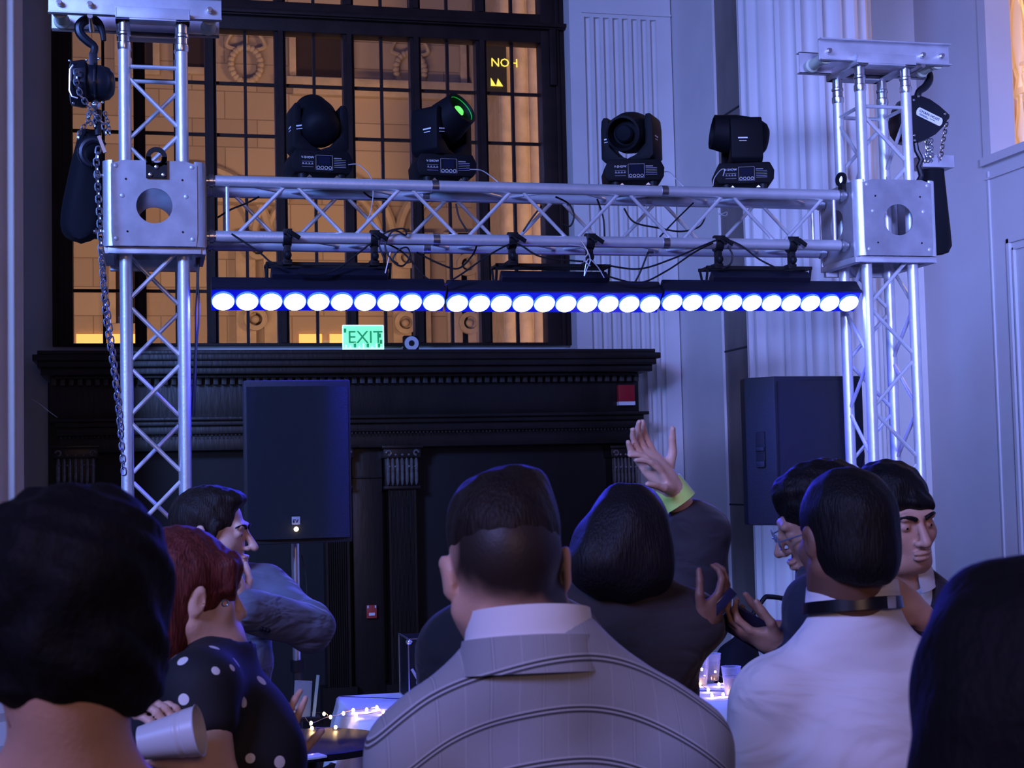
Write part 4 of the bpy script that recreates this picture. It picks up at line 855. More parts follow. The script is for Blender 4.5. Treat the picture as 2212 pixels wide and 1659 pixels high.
# ================================================================== SIGNED-DISTANCE BODY BUILDER
def axis_arr(lo, hi, fine, step, fstep):
    """grid coordinates, finer inside the given intervals"""
    out = [lo]; 
    while out[-1] < hi:
        x = out[-1]; s = step
        for a, b in fine:
            if a - fstep <= x <= b: s = min(s, fstep)
            elif x < a and x + step > a: s = min(s, max(fstep, a - x))
        out.append(x + s)
    return np.array(out, dtype=np.float32)
class SDF:
    def __init__(s, lo, hi, step=.01, fine=(), fstep=.004):
        s.ax = [axis_arr(lo[i], hi[i], [(f[0][i], f[1][i]) for f in fine], step, fstep) for i in range(3)]
        s.F = np.full([len(a) for a in s.ax], .5, dtype=np.float32); s.org = V((0, 0, 0))
    def sub(s, lo, hi):
        sl = [];
        for i in range(3):
            a = np.searchsorted(s.ax[i], lo[i]); b = np.searchsorted(s.ax[i], hi[i]); 
            if b <= a: return None
            sl.append(slice(max(0, a - 1), b + 1))
        X, Y, Z = s.ax[0][sl[0]][:, None, None], s.ax[1][sl[1]][None, :, None], s.ax[2][sl[2]][None, None, :]
        return tuple(sl), X, Y, Z
    def comb(s, sl, d, k, op):
        F = s.F[sl]
        if op == 'u':
            h = np.maximum(k - np.abs(F - d), 0) / k if k > 0 else 0; s.F[sl] = np.minimum(F, d) - h * h * k * .25
        else:
            h = np.maximum(k - np.abs(F + d), 0) / k if k > 0 else 0; s.F[sl] = np.maximum(F, -d) + h * h * k * .25
    def cone(s, a, b, ra, rb, k=.02, op='u', sq=None):
        a = V(a); b = V(b); R = max(ra, rb) + k + .03
        q = s.sub([min(a[i], b[i]) - R for i in range(3)], [max(a[i], b[i]) + R for i in range(3)])
        if q is None: return s
        sl, X, Y, Z = q; d = b - a; L2 = d.length_squared + 1e-12
        t = np.clip(((X - a.x) * d.x + (Y - a.y) * d.y + (Z - a.z) * d.z) / L2, 0, 1)
        D = np.sqrt((X - a.x - t * d.x) ** 2 + (Y - a.y - t * d.y) ** 2 + (Z - a.z - t * d.z) ** 2) - (ra + (rb - ra) * t)
        s.comb(sl, D, k, op); return s
    def ell(s, c, r, R=None, k=.02, op='u'):
        c = V(c); m = max(r) + k + .03; q = s.sub([c[i] - m for i in range(3)], [c[i] + m for i in range(3)])
        if q is None: return s
        sl, X, Y, Z = q; X = X - c.x; Y = Y - c.y; Z = Z - c.z
        if R is not None:
            R = R.transposed(); X, Y, Z = [R[i][0] * X + R[i][1] * Y + R[i][2] * Z for i in range(3)]
        k0 = np.sqrt((X / r[0]) ** 2 + (Y / r[1]) ** 2 + (Z / r[2]) ** 2); k1 = np.sqrt((X / r[0] ** 2) ** 2 + (Y / r[1] ** 2) ** 2 + (Z / r[2] ** 2) ** 2) + 1e-9
        s.comb(sl, k0 * (k0 - 1) / k1, k, op); return s
    def half(s, p, n, k=.005, keep='below'):
        """cut away everything on the side n points to"""
        p = V(p); n = V(n).normalized(); X, Y, Z = s.ax[0][:, None, None], s.ax[1][None, :, None], s.ax[2][None, None, :]
        d = (X - p.x) * n.x + (Y - p.y) * n.y + (Z - p.z) * n.z; s.comb((slice(None),) * 3, -d, k, 's'); return s
    def wrinkle(s, amp, fx, fy, fz, seed=0):
        X, Y, Z = s.ax[0][:, None, None], s.ax[1][None, :, None], s.ax[2][None, None, :]
        s.F += (amp * (np.sin(X * fx + Z * fz * .6 + seed + 1.7 * np.sin(Z * fz * .5 + seed)) * np.sin(Y * fy + Z * fz + seed * 2.1) )).astype(np.float32); return s
    def mesh(s):
        F = s.F; ins = F < 0; vsum = {}; shp = F.shape; keys = []; pos = []; quads = []
        st = np.array([shp[1] * shp[2], shp[2], 1], dtype=np.int64)
        allc = []; allp = []; q4 = []
        for axi in range(3):
            sl0 = [slice(None)] * 3; sl1 = [slice(None)] * 3; sl0[axi] = slice(0, -1); sl1[axi] = slice(1, None)
            A = ins[tuple(sl0)]; B = ins[tuple(sl1)]; I = np.argwhere(A != B)
            o1, o2 = [i for i in range(3) if i != axi]
            I = I[(I[:, o1] > 0) & (I[:, o2] > 0) & (I[:, o1] < shp[o1] - 1) & (I[:, o2] < shp[o2] - 1)]
            if not len(I): continue
            J = I.copy(); J[:, axi] += 1; fa = F[tuple(I.T)]; fb = F[tuple(J.T)]; t = fa / (fa - fb)
            P = np.stack([s.ax[i][I[:, i]] for i in range(3)], 1); P[:, axi] += t * (s.ax[axi][J[:, axi]] - s.ax[axi][I[:, axi]])
            cells = []
            for d1, d2 in ((0, 0), (-1, 0), (-1, -1), (0, -1)):
                C = I.copy(); C[:, o1] += d1; C[:, o2] += d2; cells.append(C @ st)
            q = np.stack(cells, 1); flip = A[tuple(I.T)] ^ (axi == 1); q[~flip] = q[~flip][:, ::-1]; q4.append(q)
            for c in cells: allc.append(c); allp.append(P)
        if not q4: return [], []
        c = np.concatenate(allc); p = np.concatenate(allp); u, inv = np.unique(c, return_inverse=True); cnt = np.bincount(inv)
        vv = np.stack([np.bincount(inv, p[:, i]) / cnt for i in range(3)], 1); q = np.searchsorted(u, np.concatenate(q4)); return vv, q
    def build(s, name, m, parent, smooth_iter=2, attr=None):
        vv, q = s.mesh(); me = bpy.data.meshes.new(name); org = ORG[parent.name]
        me.vertices.add(len(vv)); me.vertices.foreach_set('co', (vv - np.array(org)).astype(np.float32).ravel())
        me.loops.add(len(q) * 4); me.loops.foreach_set('vertex_index', q.astype(np.int32).ravel()); me.polygons.add(len(q)); me.polygons.foreach_set('loop_start', np.arange(0, len(q) * 4, 4, dtype=np.int32))
        me.polygons.foreach_set('use_smooth', np.ones(len(q), dtype=bool)); me.update(calc_edges=True); me.validate()
        if smooth_iter:
            bm = bmesh.new(); bm.from_mesh(me)
            for _ in range(smooth_iter): bmesh.ops.smooth_vert(bm, verts=bm.verts, factor=.5, use_axis_x=True, use_axis_y=True, use_axis_z=True)
            bm.to_mesh(me); bm.free(); me.polygons.foreach_set('use_smooth', np.ones(len(me.polygons), dtype=bool))
        me.materials.append(m); o = bpy.data.objects.new(name, me); COL.objects.link(o); o.parent = parent; ORG[o.name] = org; return o

def frame(fwd, up):
    """columns: right, forward, up"""
    f = V(fwd).normalized(); u = V(up); u = (u - f * u.dot(f)).normalized(); r = f.cross(u); return Matrix((r, f, u)).transposed()

def head_sdf(S, c, R, s=1.0, neck=None, ears=True, nose=1.0, smile=0.0, beard=False):
    L = lambda x, y, z: c + R @ (V((x, y, z)) * s)
    S.ell(L(0, -.015, .028), (.075 * s, .095 * s, .088 * s), R, .02)
    S.ell(L(0, .022, -.035), (.060 * s, .068 * s, .078 * s), R, .03)
    S.ell(L(0, .062, -.090), (.026 * s, .024 * s, .020 * s), R, .03)
    for q in (-1, 1):
        S.ell(L(q * .040, .052, -.022), (.024 * s, .026 * s, .024 * s), R, .02)
        S.cone(L(q * .060, -.01, -.05), L(q * .032, .055, -.092), .018 * s, .016 * s, .03)
    S.cone(L(-.034, .082, .026), L(.034, .082, .026), .011 * s, .011 * s, .012)
    for q in (-1, 1): S.ell(L(q * .031, .098, .006), (.017 * s, .013 * s, .011 * s), R, .010, 's')
    for q in (-1, 1): S.ell(L(q * .031, .076, .005), (.0135 * s, .0135 * s, .0115 * s), R, .003)
    S.cone(L(0, .090, .014), L(0, .110 + .004 * nose, -.028), .007 * s, .0115 * s, .012)
    for q in (-1, 1): S.ell(L(q * .013, .101, -.032), (.008 * s, .010 * s, .007 * s), R, .008)
    S.ell(L(0, .0965, -.055), (.024 * s, .010 * s, .0065 * s), R, .006); S.ell(L(0, .094, -.067), (.021 * s, .011 * s, .008 * s), R, .006)
    S.cone(L(-.025, .098, -.0605 + smile), L(0, .106, -.061), .0022 * s, .0022 * s, .003, 's'); S.cone(L(.025, .098, -.0605 + smile), L(0, .106, -.061), .0022 * s, .0022 * s, .003, 's')
    if ears:
        for q in (-1, 1):
            S.ell(L(q * .081, -.012, -.004), (.008 * s, .018 * s, .031 * s), frame(R @ V((q * .35, 1, -.12)), R @ V((q * .1, .1, 1))), .006)
            S.ell(L(q * .090, -.006, -.006), (.006 * s, .009 * s, .016 * s), R, .005, 's')
    if neck is not None:
        S.cone(L(0, -.018, -.055), neck, .056 * s, .060 * s, .03)

def hand_sdf(S, wrist, d, pn, side=1, s=1.0, curl=.5, spread=.12, thumb=.7, curls=None):
    """d: direction wrist->fingers, pn: palm normal (faces the held side), side: thumb side sign along d x pn"""
    d = V(d).normalized(); pn = V(pn); pn = (pn - d * pn.dot(d)).normalized(); x = d.cross(pn) * side
    W_ = lambda a, b, c_: V(wrist) + (x * a + d * b + pn * c_) * s
    R = Matrix((x, d, pn)).transposed()
    S.ell(W_(0, .05, 0), (.041 * s, .052 * s, .015 * s), R, .012); S.cone(W_(0, -.02, 0), W_(0, .03, 0), .026 * s, .028 * s, .02)
    for i, (fx, L) in enumerate(((.030, .072), (.010, .080), (-.010, .075), (-.029, .058))):
        cu = curls[i] if curls else curl; p = W_(fx, .085 - abs(fx - .005) * .25, 0); ang = (fx * spread * 10)
        dd = (d * math.cos(ang) + x * math.sin(ang)).normalized(); a = 0.0
        for j, (fr, rr) in enumerate(((.45, .0088), (.30, .0080), (.25, .0070))):
            a += cu * (.75 if j == 0 else 1.0); q = p + (dd * math.cos(a) + pn * math.sin(a)) * (L * fr * s); S.cone(p, q, rr * s, rr * s * .93, .0035); p = q
    p = W_(.030, .022, .004); td = (d * .65 + x * .75 + pn * thumb * .6).normalized(); q = p + td * .040 * s; S.cone(p, q, .0125 * s, .0105 * s, .01)
    td2 = (td * .7 + d * .45 + pn * thumb * .4 - x * .15).normalized(); r_ = q + td2 * .032 * s; S.cone(q, r_, .0100 * s, .0088 * s, .004); S.cone(r_, r_ + (td2 + pn * .2 * thumb).normalized() * .022 * s, .0088 * s, .007 * s, .003)

def skin(name, col, sub=.12, **k):
    m = mat(name, col, .5, var=.08, vscale=14, bump=.08, bscale=180, **k)
    b = m.node_tree.nodes['Principled BSDF']; b.inputs['Subsurface Weight'].default_value = sub; b.inputs['Subsurface Radius'].default_value = (.02, .008, .004); b.inputs['Subsurface Scale'].default_value = .3; return m
def hairmat(name, col, scale=(1, 1, .12), rough=.55, bs=260, col2=None):
    m = bpy.data.materials.new(name); m.use_nodes = True; nt = m.node_tree; b = nt.nodes['Principled BSDF']; b.inputs['Roughness'].default_value = rough; b.inputs['Specular IOR Level'].default_value = .22
    tc = nt.nodes.new('ShaderNodeTexCoord'); mp = nt.nodes.new('ShaderNodeMapping'); mp.inputs['Scale'].default_value = scale; nt.links.new(tc.outputs['Object'], mp.inputs[0])
    n = nt.nodes.new('ShaderNodeTexNoise'); n.inputs['Scale'].default_value = bs; n.inputs['Detail'].default_value = 3; nt.links.new(mp.outputs[0], n.inputs[0])
    r = nt.nodes.new('ShaderNodeValToRGB'); r.color_ramp.elements[0].position = .3; r.color_ramp.elements[1].position = .7; r.color_ramp.elements[0].color = (*[c * .45 for c in col], 1); r.color_ramp.elements[1].color = (*(col2 or col), 1)
    nt.links.new(n.outputs[0], r.inputs[0]); nt.links.new(r.outputs[0], b.inputs['Base Color'])
    bp = nt.nodes.new('ShaderNodeBump'); bp.inputs['Strength'].default_value = .8; bp.inputs['Distance'].default_value = .004; nt.links.new(n.outputs[0], bp.inputs['Height']); nt.links.new(bp.outputs[0], b.inputs['Normal']); return m
SK1 = skin('fair_skin', (.62, .36, .26)); SK2 = skin('tan_skin', (.42, .23, .15)); SK3 = skin('brown_skin', (.20, .10, .065)); SK4 = skin('pale_skin', (.70, .45, .34))
H_BLK = hairmat('black_hair', (.007, .006, .007)); H_BRN = hairmat('dark_brown_hair', (.022, .014, .011)); H_RED = hairmat('auburn_hair', (.12, .022, .018), col2=(.16, .035, .03))
H_CURL = hairmat('curly_black_hair', (.004, .003, .005), scale=(1, 1, .6), rough=.75, bs=90)
IRIS = mat('eye_dark', (.02, .012, .01), .1); EYEW = mat('eye_white', (.30, .28, .27), .35)

class Body:
    """pose from joints in world space; all parts hang under one Empty"""
    def __init__(s, name_label, head, up, fwd, hs, yaw_body, sh_l, sh_r, skin_m, H=None):
        s.hc = V(head); s.R = frame(fwd, up); s.hs = hs; s.by = V((math.sin(yaw_body), math.cos(yaw_body), 0)); s.bx = V((s.by.y, -s.by.x, 0))
        s.shl = V(sh_l); s.shr = V(sh_r); s.sm = skin_m
        mid = (s.shl + s.shr) / 2; s.mid = mid; s.nb = mid + V((0, 0, .055)) - s.by * .01
        s.t = thing('person', name_label, 'person', (mid.x, mid.y, 0))
        s.hipz = .92; s.pel = V((mid.x, mid.y, .95))
        s.hipl = s.pel - s.bx * .09 ; s.hipr = s.pel + s.bx * .09
        s.arms = {}; s.fine = []
    def torso(s, S, g=0.0, k=.05, w=1.0, dep=1.0, low=.95):
        m = s.mid; by, bx = s.by, s.bx; Rb = Matrix((bx, by, V((0, 0, 1)))).transposed(); sw = (s.shr - s.shl).length / 2
        S.cone(s.shl, s.shr, .052 + g, .052 + g, k)
        S.cone(s.nb, m + V((0, 0, -.05)), .062 + g, .085 + g, k)
        for q in (-1, 1): S.cone(s.nb + bx * q * .02 - V((0, 0, .0)), s.shl.lerp(s.shr, .5 + q * .38) + V((0, 0, .012)), .042 + g * .8, .045 + g, k)
        S.ell(m + V((0, 0, -.15)), ((sw * .92 + g) * w, (.115 + g) * dep, .19), Rb, k); S.ell(m + V((0, 0, -.34)), ((sw * .80 + g) * w, (.11 + g) * dep, .18), Rb, k); S.ell(V((m.x, m.y, low + .02)), ((sw * .82 + g) * w, (.12 + g) * dep, .17), Rb, k)
    def legs(s, S, g=0.0):
        for q, h in ((-1, s.hipl), (1, s.hipr)):
            kn = h + s.by * .02 - V((0, 0, .42)); an = V((h.x, h.y, .09)); S.cone(h, kn, .085 + g, .058 + g, .04); S.cone(kn, an, .055 + g, .042 + g, .03); S.cone(an - V((0, 0, .045)), an + s.by * .15 - V((0, 0, .045)), .04, .035, .03)
    def arm(s, key, elbow, wrist): s.arms[key] = (V(elbow), V(wrist))
    def default_arm(s, key):
        sh = s.shl if key == 'l' else s.shr; q = -1 if key == 'l' else 1
        el = sh + s.bx * q * .05 - s.by * .03 - V((0, 0, .28)); s.arms[key] = (el, el + s.by * .10 + s.bx * q * -.01 - V((0, 0, .24)))
    def armsdf(s, S, key, g=0.0, to=1.0, k=.035, wr=None, upper_to=None):
        sh = s.shl if key == 'l' else s.shr; el, wr_ = s.arms[key]
        if upper_to: S.cone(sh, sh.lerp(el, upper_to), .050 + g, .042 + g, k); return
        S.cone(sh, el, .048 + g, .037 + g, k); S.cone(el, el.lerp(wr_, to), .038 + g, (.026 + g) if to == 1 else .03 + g, k * .7)
    def grid(s, low=0.0, step=.011, fine=(), fstep=.0045, pad=.10, extra=()):
        P = [s.hc, s.shl, s.shr, s.mid] + [p for a in s.arms.values() for p in a] + [V(e) for e in extra]
        lo = [min(p[i] for p in P) - pad - .08 for i in range(3)]; hi = [max(p[i] for p in P) + pad + .08 for i in range(3)]; lo[2] = low; 
        return SDF(lo, hi, step, fine, fstep)
    def skinmesh(s, hands=(), step=.014, fstep=.0042, headfine=True, ears=True, **hk):
        fine = []
        if headfine: fine.append((s.hc - V((.11, .13, .13)) * s.hs, s.hc + V((.11, .13, .13)) * s.hs))
        ex = []
        for h in hands: fine.append((V(h['w']) + V(h['d']).normalized() * .09 - V((.1, .1, .1)), V(h['w']) + V(h['d']).normalized() * .09 + V((.1, .1, .1)))); ex.append(V(h['w']) + V(h['d']).normalized() * .2)
        S = s.grid(0, step, fine, fstep, extra=ex)
        s.torso(S, -.014, k=.022); s.legs(S, -.006)
        for k_ in s.arms: s.armsdf(S, k_)
        head_sdf(S, s.hc, s.R, s.hs, s.nb, ears=ears, **hk)
        for h in hands: hand_sdf(S, h['w'], h['d'], h['n'], h.get('side', 1), h.get('s', 1), h.get('curl', .5), h.get('spread', .12), h.get('thumb', .7), h.get('curls'))
        for k_ in s.arms:
            if not any((V(h['w']) - s.arms[k_][1]).length < .02 for h in hands):
                el, wr = s.arms[k_]; hand_sdf(S, wr, (wr - el), s.by.cross(wr - el).cross(wr - el) if False else s.bx * (1 if k_ == 'l' else -1), 1, 1.0, .35)
        return S.build('body', s.sm, s.t, 1)
    def trousers(s, m):
        S = SDF((s.mid.x - .35, s.mid.y - .35, .05), (s.mid.x + .35, s.mid.y + .35, 1.1), .02); s.legs(S, .018)
        Rb = Matrix((s.bx, s.by, V((0, 0, 1)))).transposed(); S.ell(s.pel + V((0, 0, -.02)), (.165, .13, .14), Rb, .04); S.half((0, 0, .08), (0, 0, -1)); S.half((0, 0, 1.02), (0, 0, 1)); S.build('trousers', m, s.t, 1)
    def eyes(s):
        for q in (-1, 1):
            c = s.hc + s.R @ (V((q * .031, .0775, .004)) * s.hs)
            e = MB().ell(c, (.0105 * s.hs,) * 3, 14, 10); eo = e.build('eye', EYEW, s.t); MB().ell(c + s.R @ (V((0, .0078, 0)) * s.hs), (.0048 * s.hs, .0040 * s.hs, .0048 * s.hs), 12, 8).build('iris', IRIS, eo)
    def brows(s, m, thick=.0045, raise_=0):
        for q in (-1, 1):
            P_ = [s.hc + s.R @ (V(p) * s.hs) for p in ((q * .012, .094, .022 + raise_), (q * .026, .095, .029 + raise_), (q * .040, .086, .029 + raise_), (q * .050, .074, .022 + raise_))]
            P_ = curve_pts(P_, 4); n = len(P_); MB().tube(P_, thick, 8, rads=[thick * s.hs * (1 - .6 * (i / n)) for i in range(n)]).build('eyebrow', m, s.t)

def cloth(name, col, fold=.5, fs=7, rough=.85, diag=.6, fdist=.03, var=0):
    m = mat(name, col, rough, sheen=.15, var=var, vscale=50); nt = m.node_tree; b = nt.nodes['Principled BSDF']
    tc = nt.nodes.new('ShaderNodeTexCoord'); mp = nt.nodes.new('ShaderNodeMapping'); mp.inputs['Rotation'].default_value = (0, diag, .2); mp.inputs['Scale'].default_value = (.45, 1, 1.5); nt.links.new(tc.outputs['Object'], mp.inputs[0])
    n = nt.nodes.new('ShaderNodeTexNoise'); n.inputs['Scale'].default_value = fs; n.inputs['Detail'].default_value = 2.5; n.inputs['Distortion'].default_value = .8; nt.links.new(mp.outputs[0], n.inputs[0])
    bp = nt.nodes.new('ShaderNodeBump'); bp.inputs['Strength'].default_value = fold; bp.inputs['Distance'].default_value = fdist; nt.links.new(n.outputs[0], bp.inputs['Height']); nt.links.new(bp.outputs[0], b.inputs['Normal']); return m
# ================================================================== PEOPLE
def lum(name, col, rough=.8, **k): return cloth(name, col, .7, 8)
# plaid cloth: pale grey with fine double lines across and faint lines down
def plaid(name, base, cx, cy):
    m = bpy.data.materials.new(name); m.use_nodes = True; nt = m.node_tree; b = nt.nodes['Principled BSDF']; b.inputs['Roughness'].default_value = .85; b.inputs['Sheen Weight'].default_value = .15
    N = nt.nodes.new; L = nt.links.new
    def M_(op, a, b_=None, c_=None):
        n = N('ShaderNodeMath'); n.operation = op
        for i, x in enumerate((a, b_, c_)):
            if x is None: continue
            if isinstance(x, (int, float)): n.inputs[i].default_value = x
            else: L(x, n.inputs[i])
        return n.outputs[0]
    tc = N('ShaderNodeTexCoord'); sp = N('ShaderNodeSeparateXYZ'); L(tc.outputs['Object'], sp.inputs[0]); x, y, z = sp.outputs
    xa = M_('ABSOLUTE', x); drop = M_('MULTIPLY', M_('POWER', xa, 2.0), 1.9)
    zz = M_('ADD', z, drop)
    def lines(coord, period, offs, width):
        acc = None
        for o in offs:
            f = M_('ABSOLUTE', M_('SUBTRACT', M_('FRACT', M_('ADD', M_('DIVIDE', coord, period), o)), .5)); g = M_('LESS_THAN', f, width / period / 2); acc = g if acc is None else M_('MAXIMUM', acc, g)
        return acc
    dk = lines(zz, .070, (.0, .085), .0034); lt = lines(zz, .070, (.0375, -.04), .0026); dv = lines(x, .066, (.0, .05), .0016); lv = lines(x, .066, (.025, .5), .0014)
    ns = N('ShaderNodeTexNoise'); ns.inputs['Scale'].default_value = 900; ns.inputs['Detail'].default_value = 2; L(tc.outputs['Object'], ns.inputs[0])
    def mix(f, a, c, amt=1.0):
        n = N('ShaderNodeMixRGB'); L(M_('MULTIPLY', f, amt), n.inputs[0])
        if isinstance(a, tuple): n.inputs[1].default_value = (*a, 1)
        else: L(a, n.inputs[1])
        n.inputs[2].default_value = (*c, 1); return n.outputs[0]
    c = mix(ns.outputs[0], base, tuple(v * .72 for v in base), .8)
    c = mix(dv, c, tuple(v * .45 for v in base), .35); c = mix(lv, c, tuple(min(1, v * 1.6) for v in base), .3); c = mix(lt, c, tuple(min(1, v * 1.7) for v in base), .55); c = mix(dk, c, tuple(v * .12 for v in base), .95)
    L(c, b.inputs['Base Color']); bp = N('ShaderNodeBump'); bp.inputs['Strength'].default_value = .25; bp.inputs['Distance'].default_value = .001; L(ns.outputs[0], bp.inputs['Height']); L(bp.outputs[0], b.inputs['Normal']); return m
TROU = lum('dark_trousers', (.02, .02, .03))
def toward(px, py):  # unit direction of view there
    return ray(px, py).normalized()

# ---- 1 man in the plaid jacket, back to us
d = 2.12
hc = PD(1092, 1232, d + .035)
m1 = Body('man seen from behind in a grey plaid jacket with white collar and short faded hair', hc, V((-.06, -.16, 1)), V((.10, 1, -.14)), 1.06, .10, PD(905, 1640, d + .02), PD(1462, 1622, d + .04), SK1)
m1.nb = PD(1160, 1412, d - .005)
m1.default_arm('l'); m1.default_arm('r')
# skin shader with the clipped nape stubble
def fade_skin(name, col, hair, z0, z1, hx=0.0):
    m = skin(name, col); nt = m.node_tree; b = nt.nodes['Principled BSDF']; src = b.inputs['Base Color'].links[0].from_socket
    tc = nt.nodes.new('ShaderNodeTexCoord'); sp = nt.nodes.new('ShaderNodeSeparateXYZ'); nt.links.new(tc.outputs['Object'], sp.inputs[0])
    ns = nt.nodes.new('ShaderNodeTexNoise'); ns.inputs['Scale'].default_value = 16; nt.links.new(tc.outputs['Object'], ns.inputs[0])
    mr = nt.nodes.new('ShaderNodeMapRange'); mr.inputs[1].default_value = z0; mr.inputs[2].default_value = z1; mr.interpolation_type = 'SMOOTHSTEP'
    ad = nt.nodes.new('ShaderNodeMath'); ad.operation = 'MULTIPLY_ADD'; ad.inputs[1].default_value = .05; nt.links.new(ns.outputs[0], ad.inputs[0]); tl_ = nt.nodes.new('ShaderNodeMath'); tl_.operation = 'MULTIPLY_ADD'; tl_.inputs[1].default_value = .38; nt.links.new(sp.outputs[0], tl_.inputs[0]); nt.links.new(sp.outputs[2], tl_.inputs[2]); nt.links.new(tl_.outputs[0], ad.inputs[2]); nt.links.new(ad.outputs[0], mr.inputs[0])
    sx_ = nt.nodes.new('ShaderNodeMath'); sx_.operation = 'SUBTRACT'; nt.links.new(sp.outputs[0], sx_.inputs[0]); sx_.inputs[1].default_value = hx; ab_ = nt.nodes.new('ShaderNodeMath'); ab_.operation = 'ABSOLUTE'; nt.links.new(sx_.outputs[0], ab_.inputs[0]); m2_ = nt.nodes.new('ShaderNodeMapRange'); m2_.inputs[1].default_value = .084; m2_.inputs[2].default_value = .076; nt.links.new(ab_.outputs[0], m2_.inputs[0]); ml_ = nt.nodes.new('ShaderNodeMath'); ml_.operation = 'MULTIPLY'; nt.links.new(mr.outputs[0], ml_.inputs[0]); nt.links.new(m2_.outputs[0], ml_.inputs[1])
    mx = nt.nodes.new('ShaderNodeMixRGB'); nt.links.new(ml_.outputs[0], mx.inputs[0]); nt.links.new(src, mx.inputs[1]); mx.inputs[2].default_value = (*hair, 1); nt.links.new(mx.outputs[0], b.inputs['Base Color']); return m
m1.sm = fade_skin('fair_skin_stubble', (.62, .36, .26), (.028, .018, .015), hc.z - .040 + .38 * (hc.x - m1.mid.x), hc.z + .010 + .38 * (hc.x - m1.mid.x), hc.x - m1.mid.x)
m1.skinmesh()
S = m1.grid(.4, .009, pad=.04); m1.torso(S, .018, .045, 1.02, 1.05); 
for k_ in 'lr': m1.armsdf(S, k_, .022)
m1t = m1.nb
S.cone(m1.shl, m1.shl + V((0, 0, -.02)), .066, .066, .03); S.cone(m1.shr, m1.shr + V((0, 0, -.02)), .066, .066, .03)
S.half((0, 0, .72), (0, 0, -1)); S.wrinkle(.0022, 18, 14, 22, 1.0)
# neckline opening
for q_, sh_ in ((-1, m1.shl), (1, m1.shr)): S.cone(m1.nb + m1.bx * q_ * .03 - V((0, 0, .012)), m1.nb.lerp(sh_, .8) + V((0, 0, .03)), .058, .052, .04)
S.ell(m1.nb + V((0, 0.03, .082)), (.072, .085, .05), None, .01, 's')
PLAID = plaid('plaid_cloth', (.37, .38, .41), 0, 0)
for q_, a_, b2_ in ((-1, (893, 1535), (932, 1690)), (1, (1487, 1500), (1470, 1690))): S.cone(PD(*a_, d - .10), PD(*b2_, d - .125), .006, .006, .012, 's')
S.build('jacket', PLAID, m1.t, 2)
def collar(b, m, r0, r1, h, tiltf=.03, th=.006, name='shirt_collar', zc=.03, sf=.15, dz=0.0):
    """stand collar round the neck, open in front"""
    mb = MB(); vs = []; fs = []; n = 40; c = b.nb + V(((b.hc.x - b.nb.x) * sf, (b.hc.y - b.nb.y) * sf, zc))
    for k in range(n + 1):
        t = (-PI / 2 - 2.75) + 5.5 * k / n; ca, sa = math.cos(t), math.sin(t); dirv = b.bx * ca + b.by * sa
        tl = -tiltf * sa
        for (r, z) in ((r0, tl + h), (r1, tl - .0), (r1 - th * .0 + th, tl - .0 ), (r0 + th, tl + h)):
            vs.append(c + dirv * r + V((0, 0, z + dz)))
    for k in range(n):
        for j in range(4): fs.append((k * 4 + j, k * 4 + (j + 1) % 4, (k + 1) * 4 + (j + 1) % 4, (k + 1) * 4 + j))
    fs += [(0, 1, 2, 3), (n * 4 + 3, n * 4 + 2, n * 4 + 1, n * 4)]
    return mb.add(vs, fs).build(name, m, b.t, angle=60)
WSH = cloth('white_shirt', (.72, .71, .74), .8, 6.5, fdist=.035)
collar(m1, cloth('white_collar', (.80, .79, .82), .1), .082, .087, .044, .018, .005, zc=.014, sf=.25)
collar(m1, PLAID, .091, .101, .050, .016, .006, name='jacket_collar', zc=-.030, sf=.2)
m1.trousers(TROU)
# hair: thick crown, short sides
S = SDF(hc - V((.16, .16, .12)), hc + V((.16, .16, .2)), .0055)
Lh = lambda x, y, z: hc + m1.R @ (V((x, y, z)) * m1.hs)
S.ell(Lh(0, -.012, .050), (.0815, .1015, .082), m1.R, .02); S.ell(Lh(0, .0, .085), (.066, .085, .048), m1.R, .03)
S.ell(Lh(.03, -.01, .112), (.035, .045, .024), m1.R, .03); S.wrinkle(.0014, 150, 140, 30, 2)
S.build('hair', H_BRN, m1.t, 1)

# ---- 2 foreground head at the left edge
d = 1.48; hc = PD(150, 1335, d)
m2 = Body('person at the left edge seen from behind, big mass of dark pinned-up hair, bare neck', hc, V((0.02, -.1, 1)), V((.05, 1, -.1)), .92, .2, PD(-130, 1790, d + .02), PD(420, 1800, d + .06), SK1)
m2.default_arm('l'); m2.default_arm('r'); m2.nb = PD(150, 1640, d + .02); m2.skinmesh()
S = SDF(hc - V((.2, .2, .2)), hc + V((.2, .2, .2)), .007)
def hl_(px, py, dd, r, k=.02): S.ell(PD(px, py, d + dd), r, None, k)
hl_(150, 1240, -.01, (.090, .105, .088)); hl_(235, 1240, .0, (.058, .08, .075)); hl_(60, 1270, .0, (.06, .08, .08)); hl_(165, 1370, -.01, (.085, .095, .07)); hl_(90, 1420, .0, (.065, .075, .05)); hl_(240, 1400, .0, (.05, .07, .055)); hl_(150, 1160, .0, (.055, .07, .038)); hl_(290, 1450, .02, (.03, .05, .04), .02); hl_(60, 1470, .02, (.022, .03, .03), .01)
S.wrinkle(.006, 75, 70, 80, .5); S.build('hair', H_CURL, m2.t, 1)
lk = MB()
for (p0, p1, p2) in (((70, 1480), (62, 1530), (70, 1580)), ((35, 1450), (22, 1520), (30, 1570)), ((110, 1470), (112, 1500), (104, 1525))): lk.tube(curve_pts([PD(*p0, d + .03), PD(*p1, d - .02), PD(*p2, d - .03)], 5), .004, 6, rads=None)
lk.build('loose_lock', H_CURL, m2.t)
S = m2.grid(.5, .012, pad=.04); m2.torso(S, .006, .04); S.half(PD(150, 1735, d), (0, 0, 1), .01); S.half((0, 0, .9), (0, 0, -1)); S.build('top', lum('black_top', (.012, .012, .016)), m2.t, 1); m2.trousers(TROU)

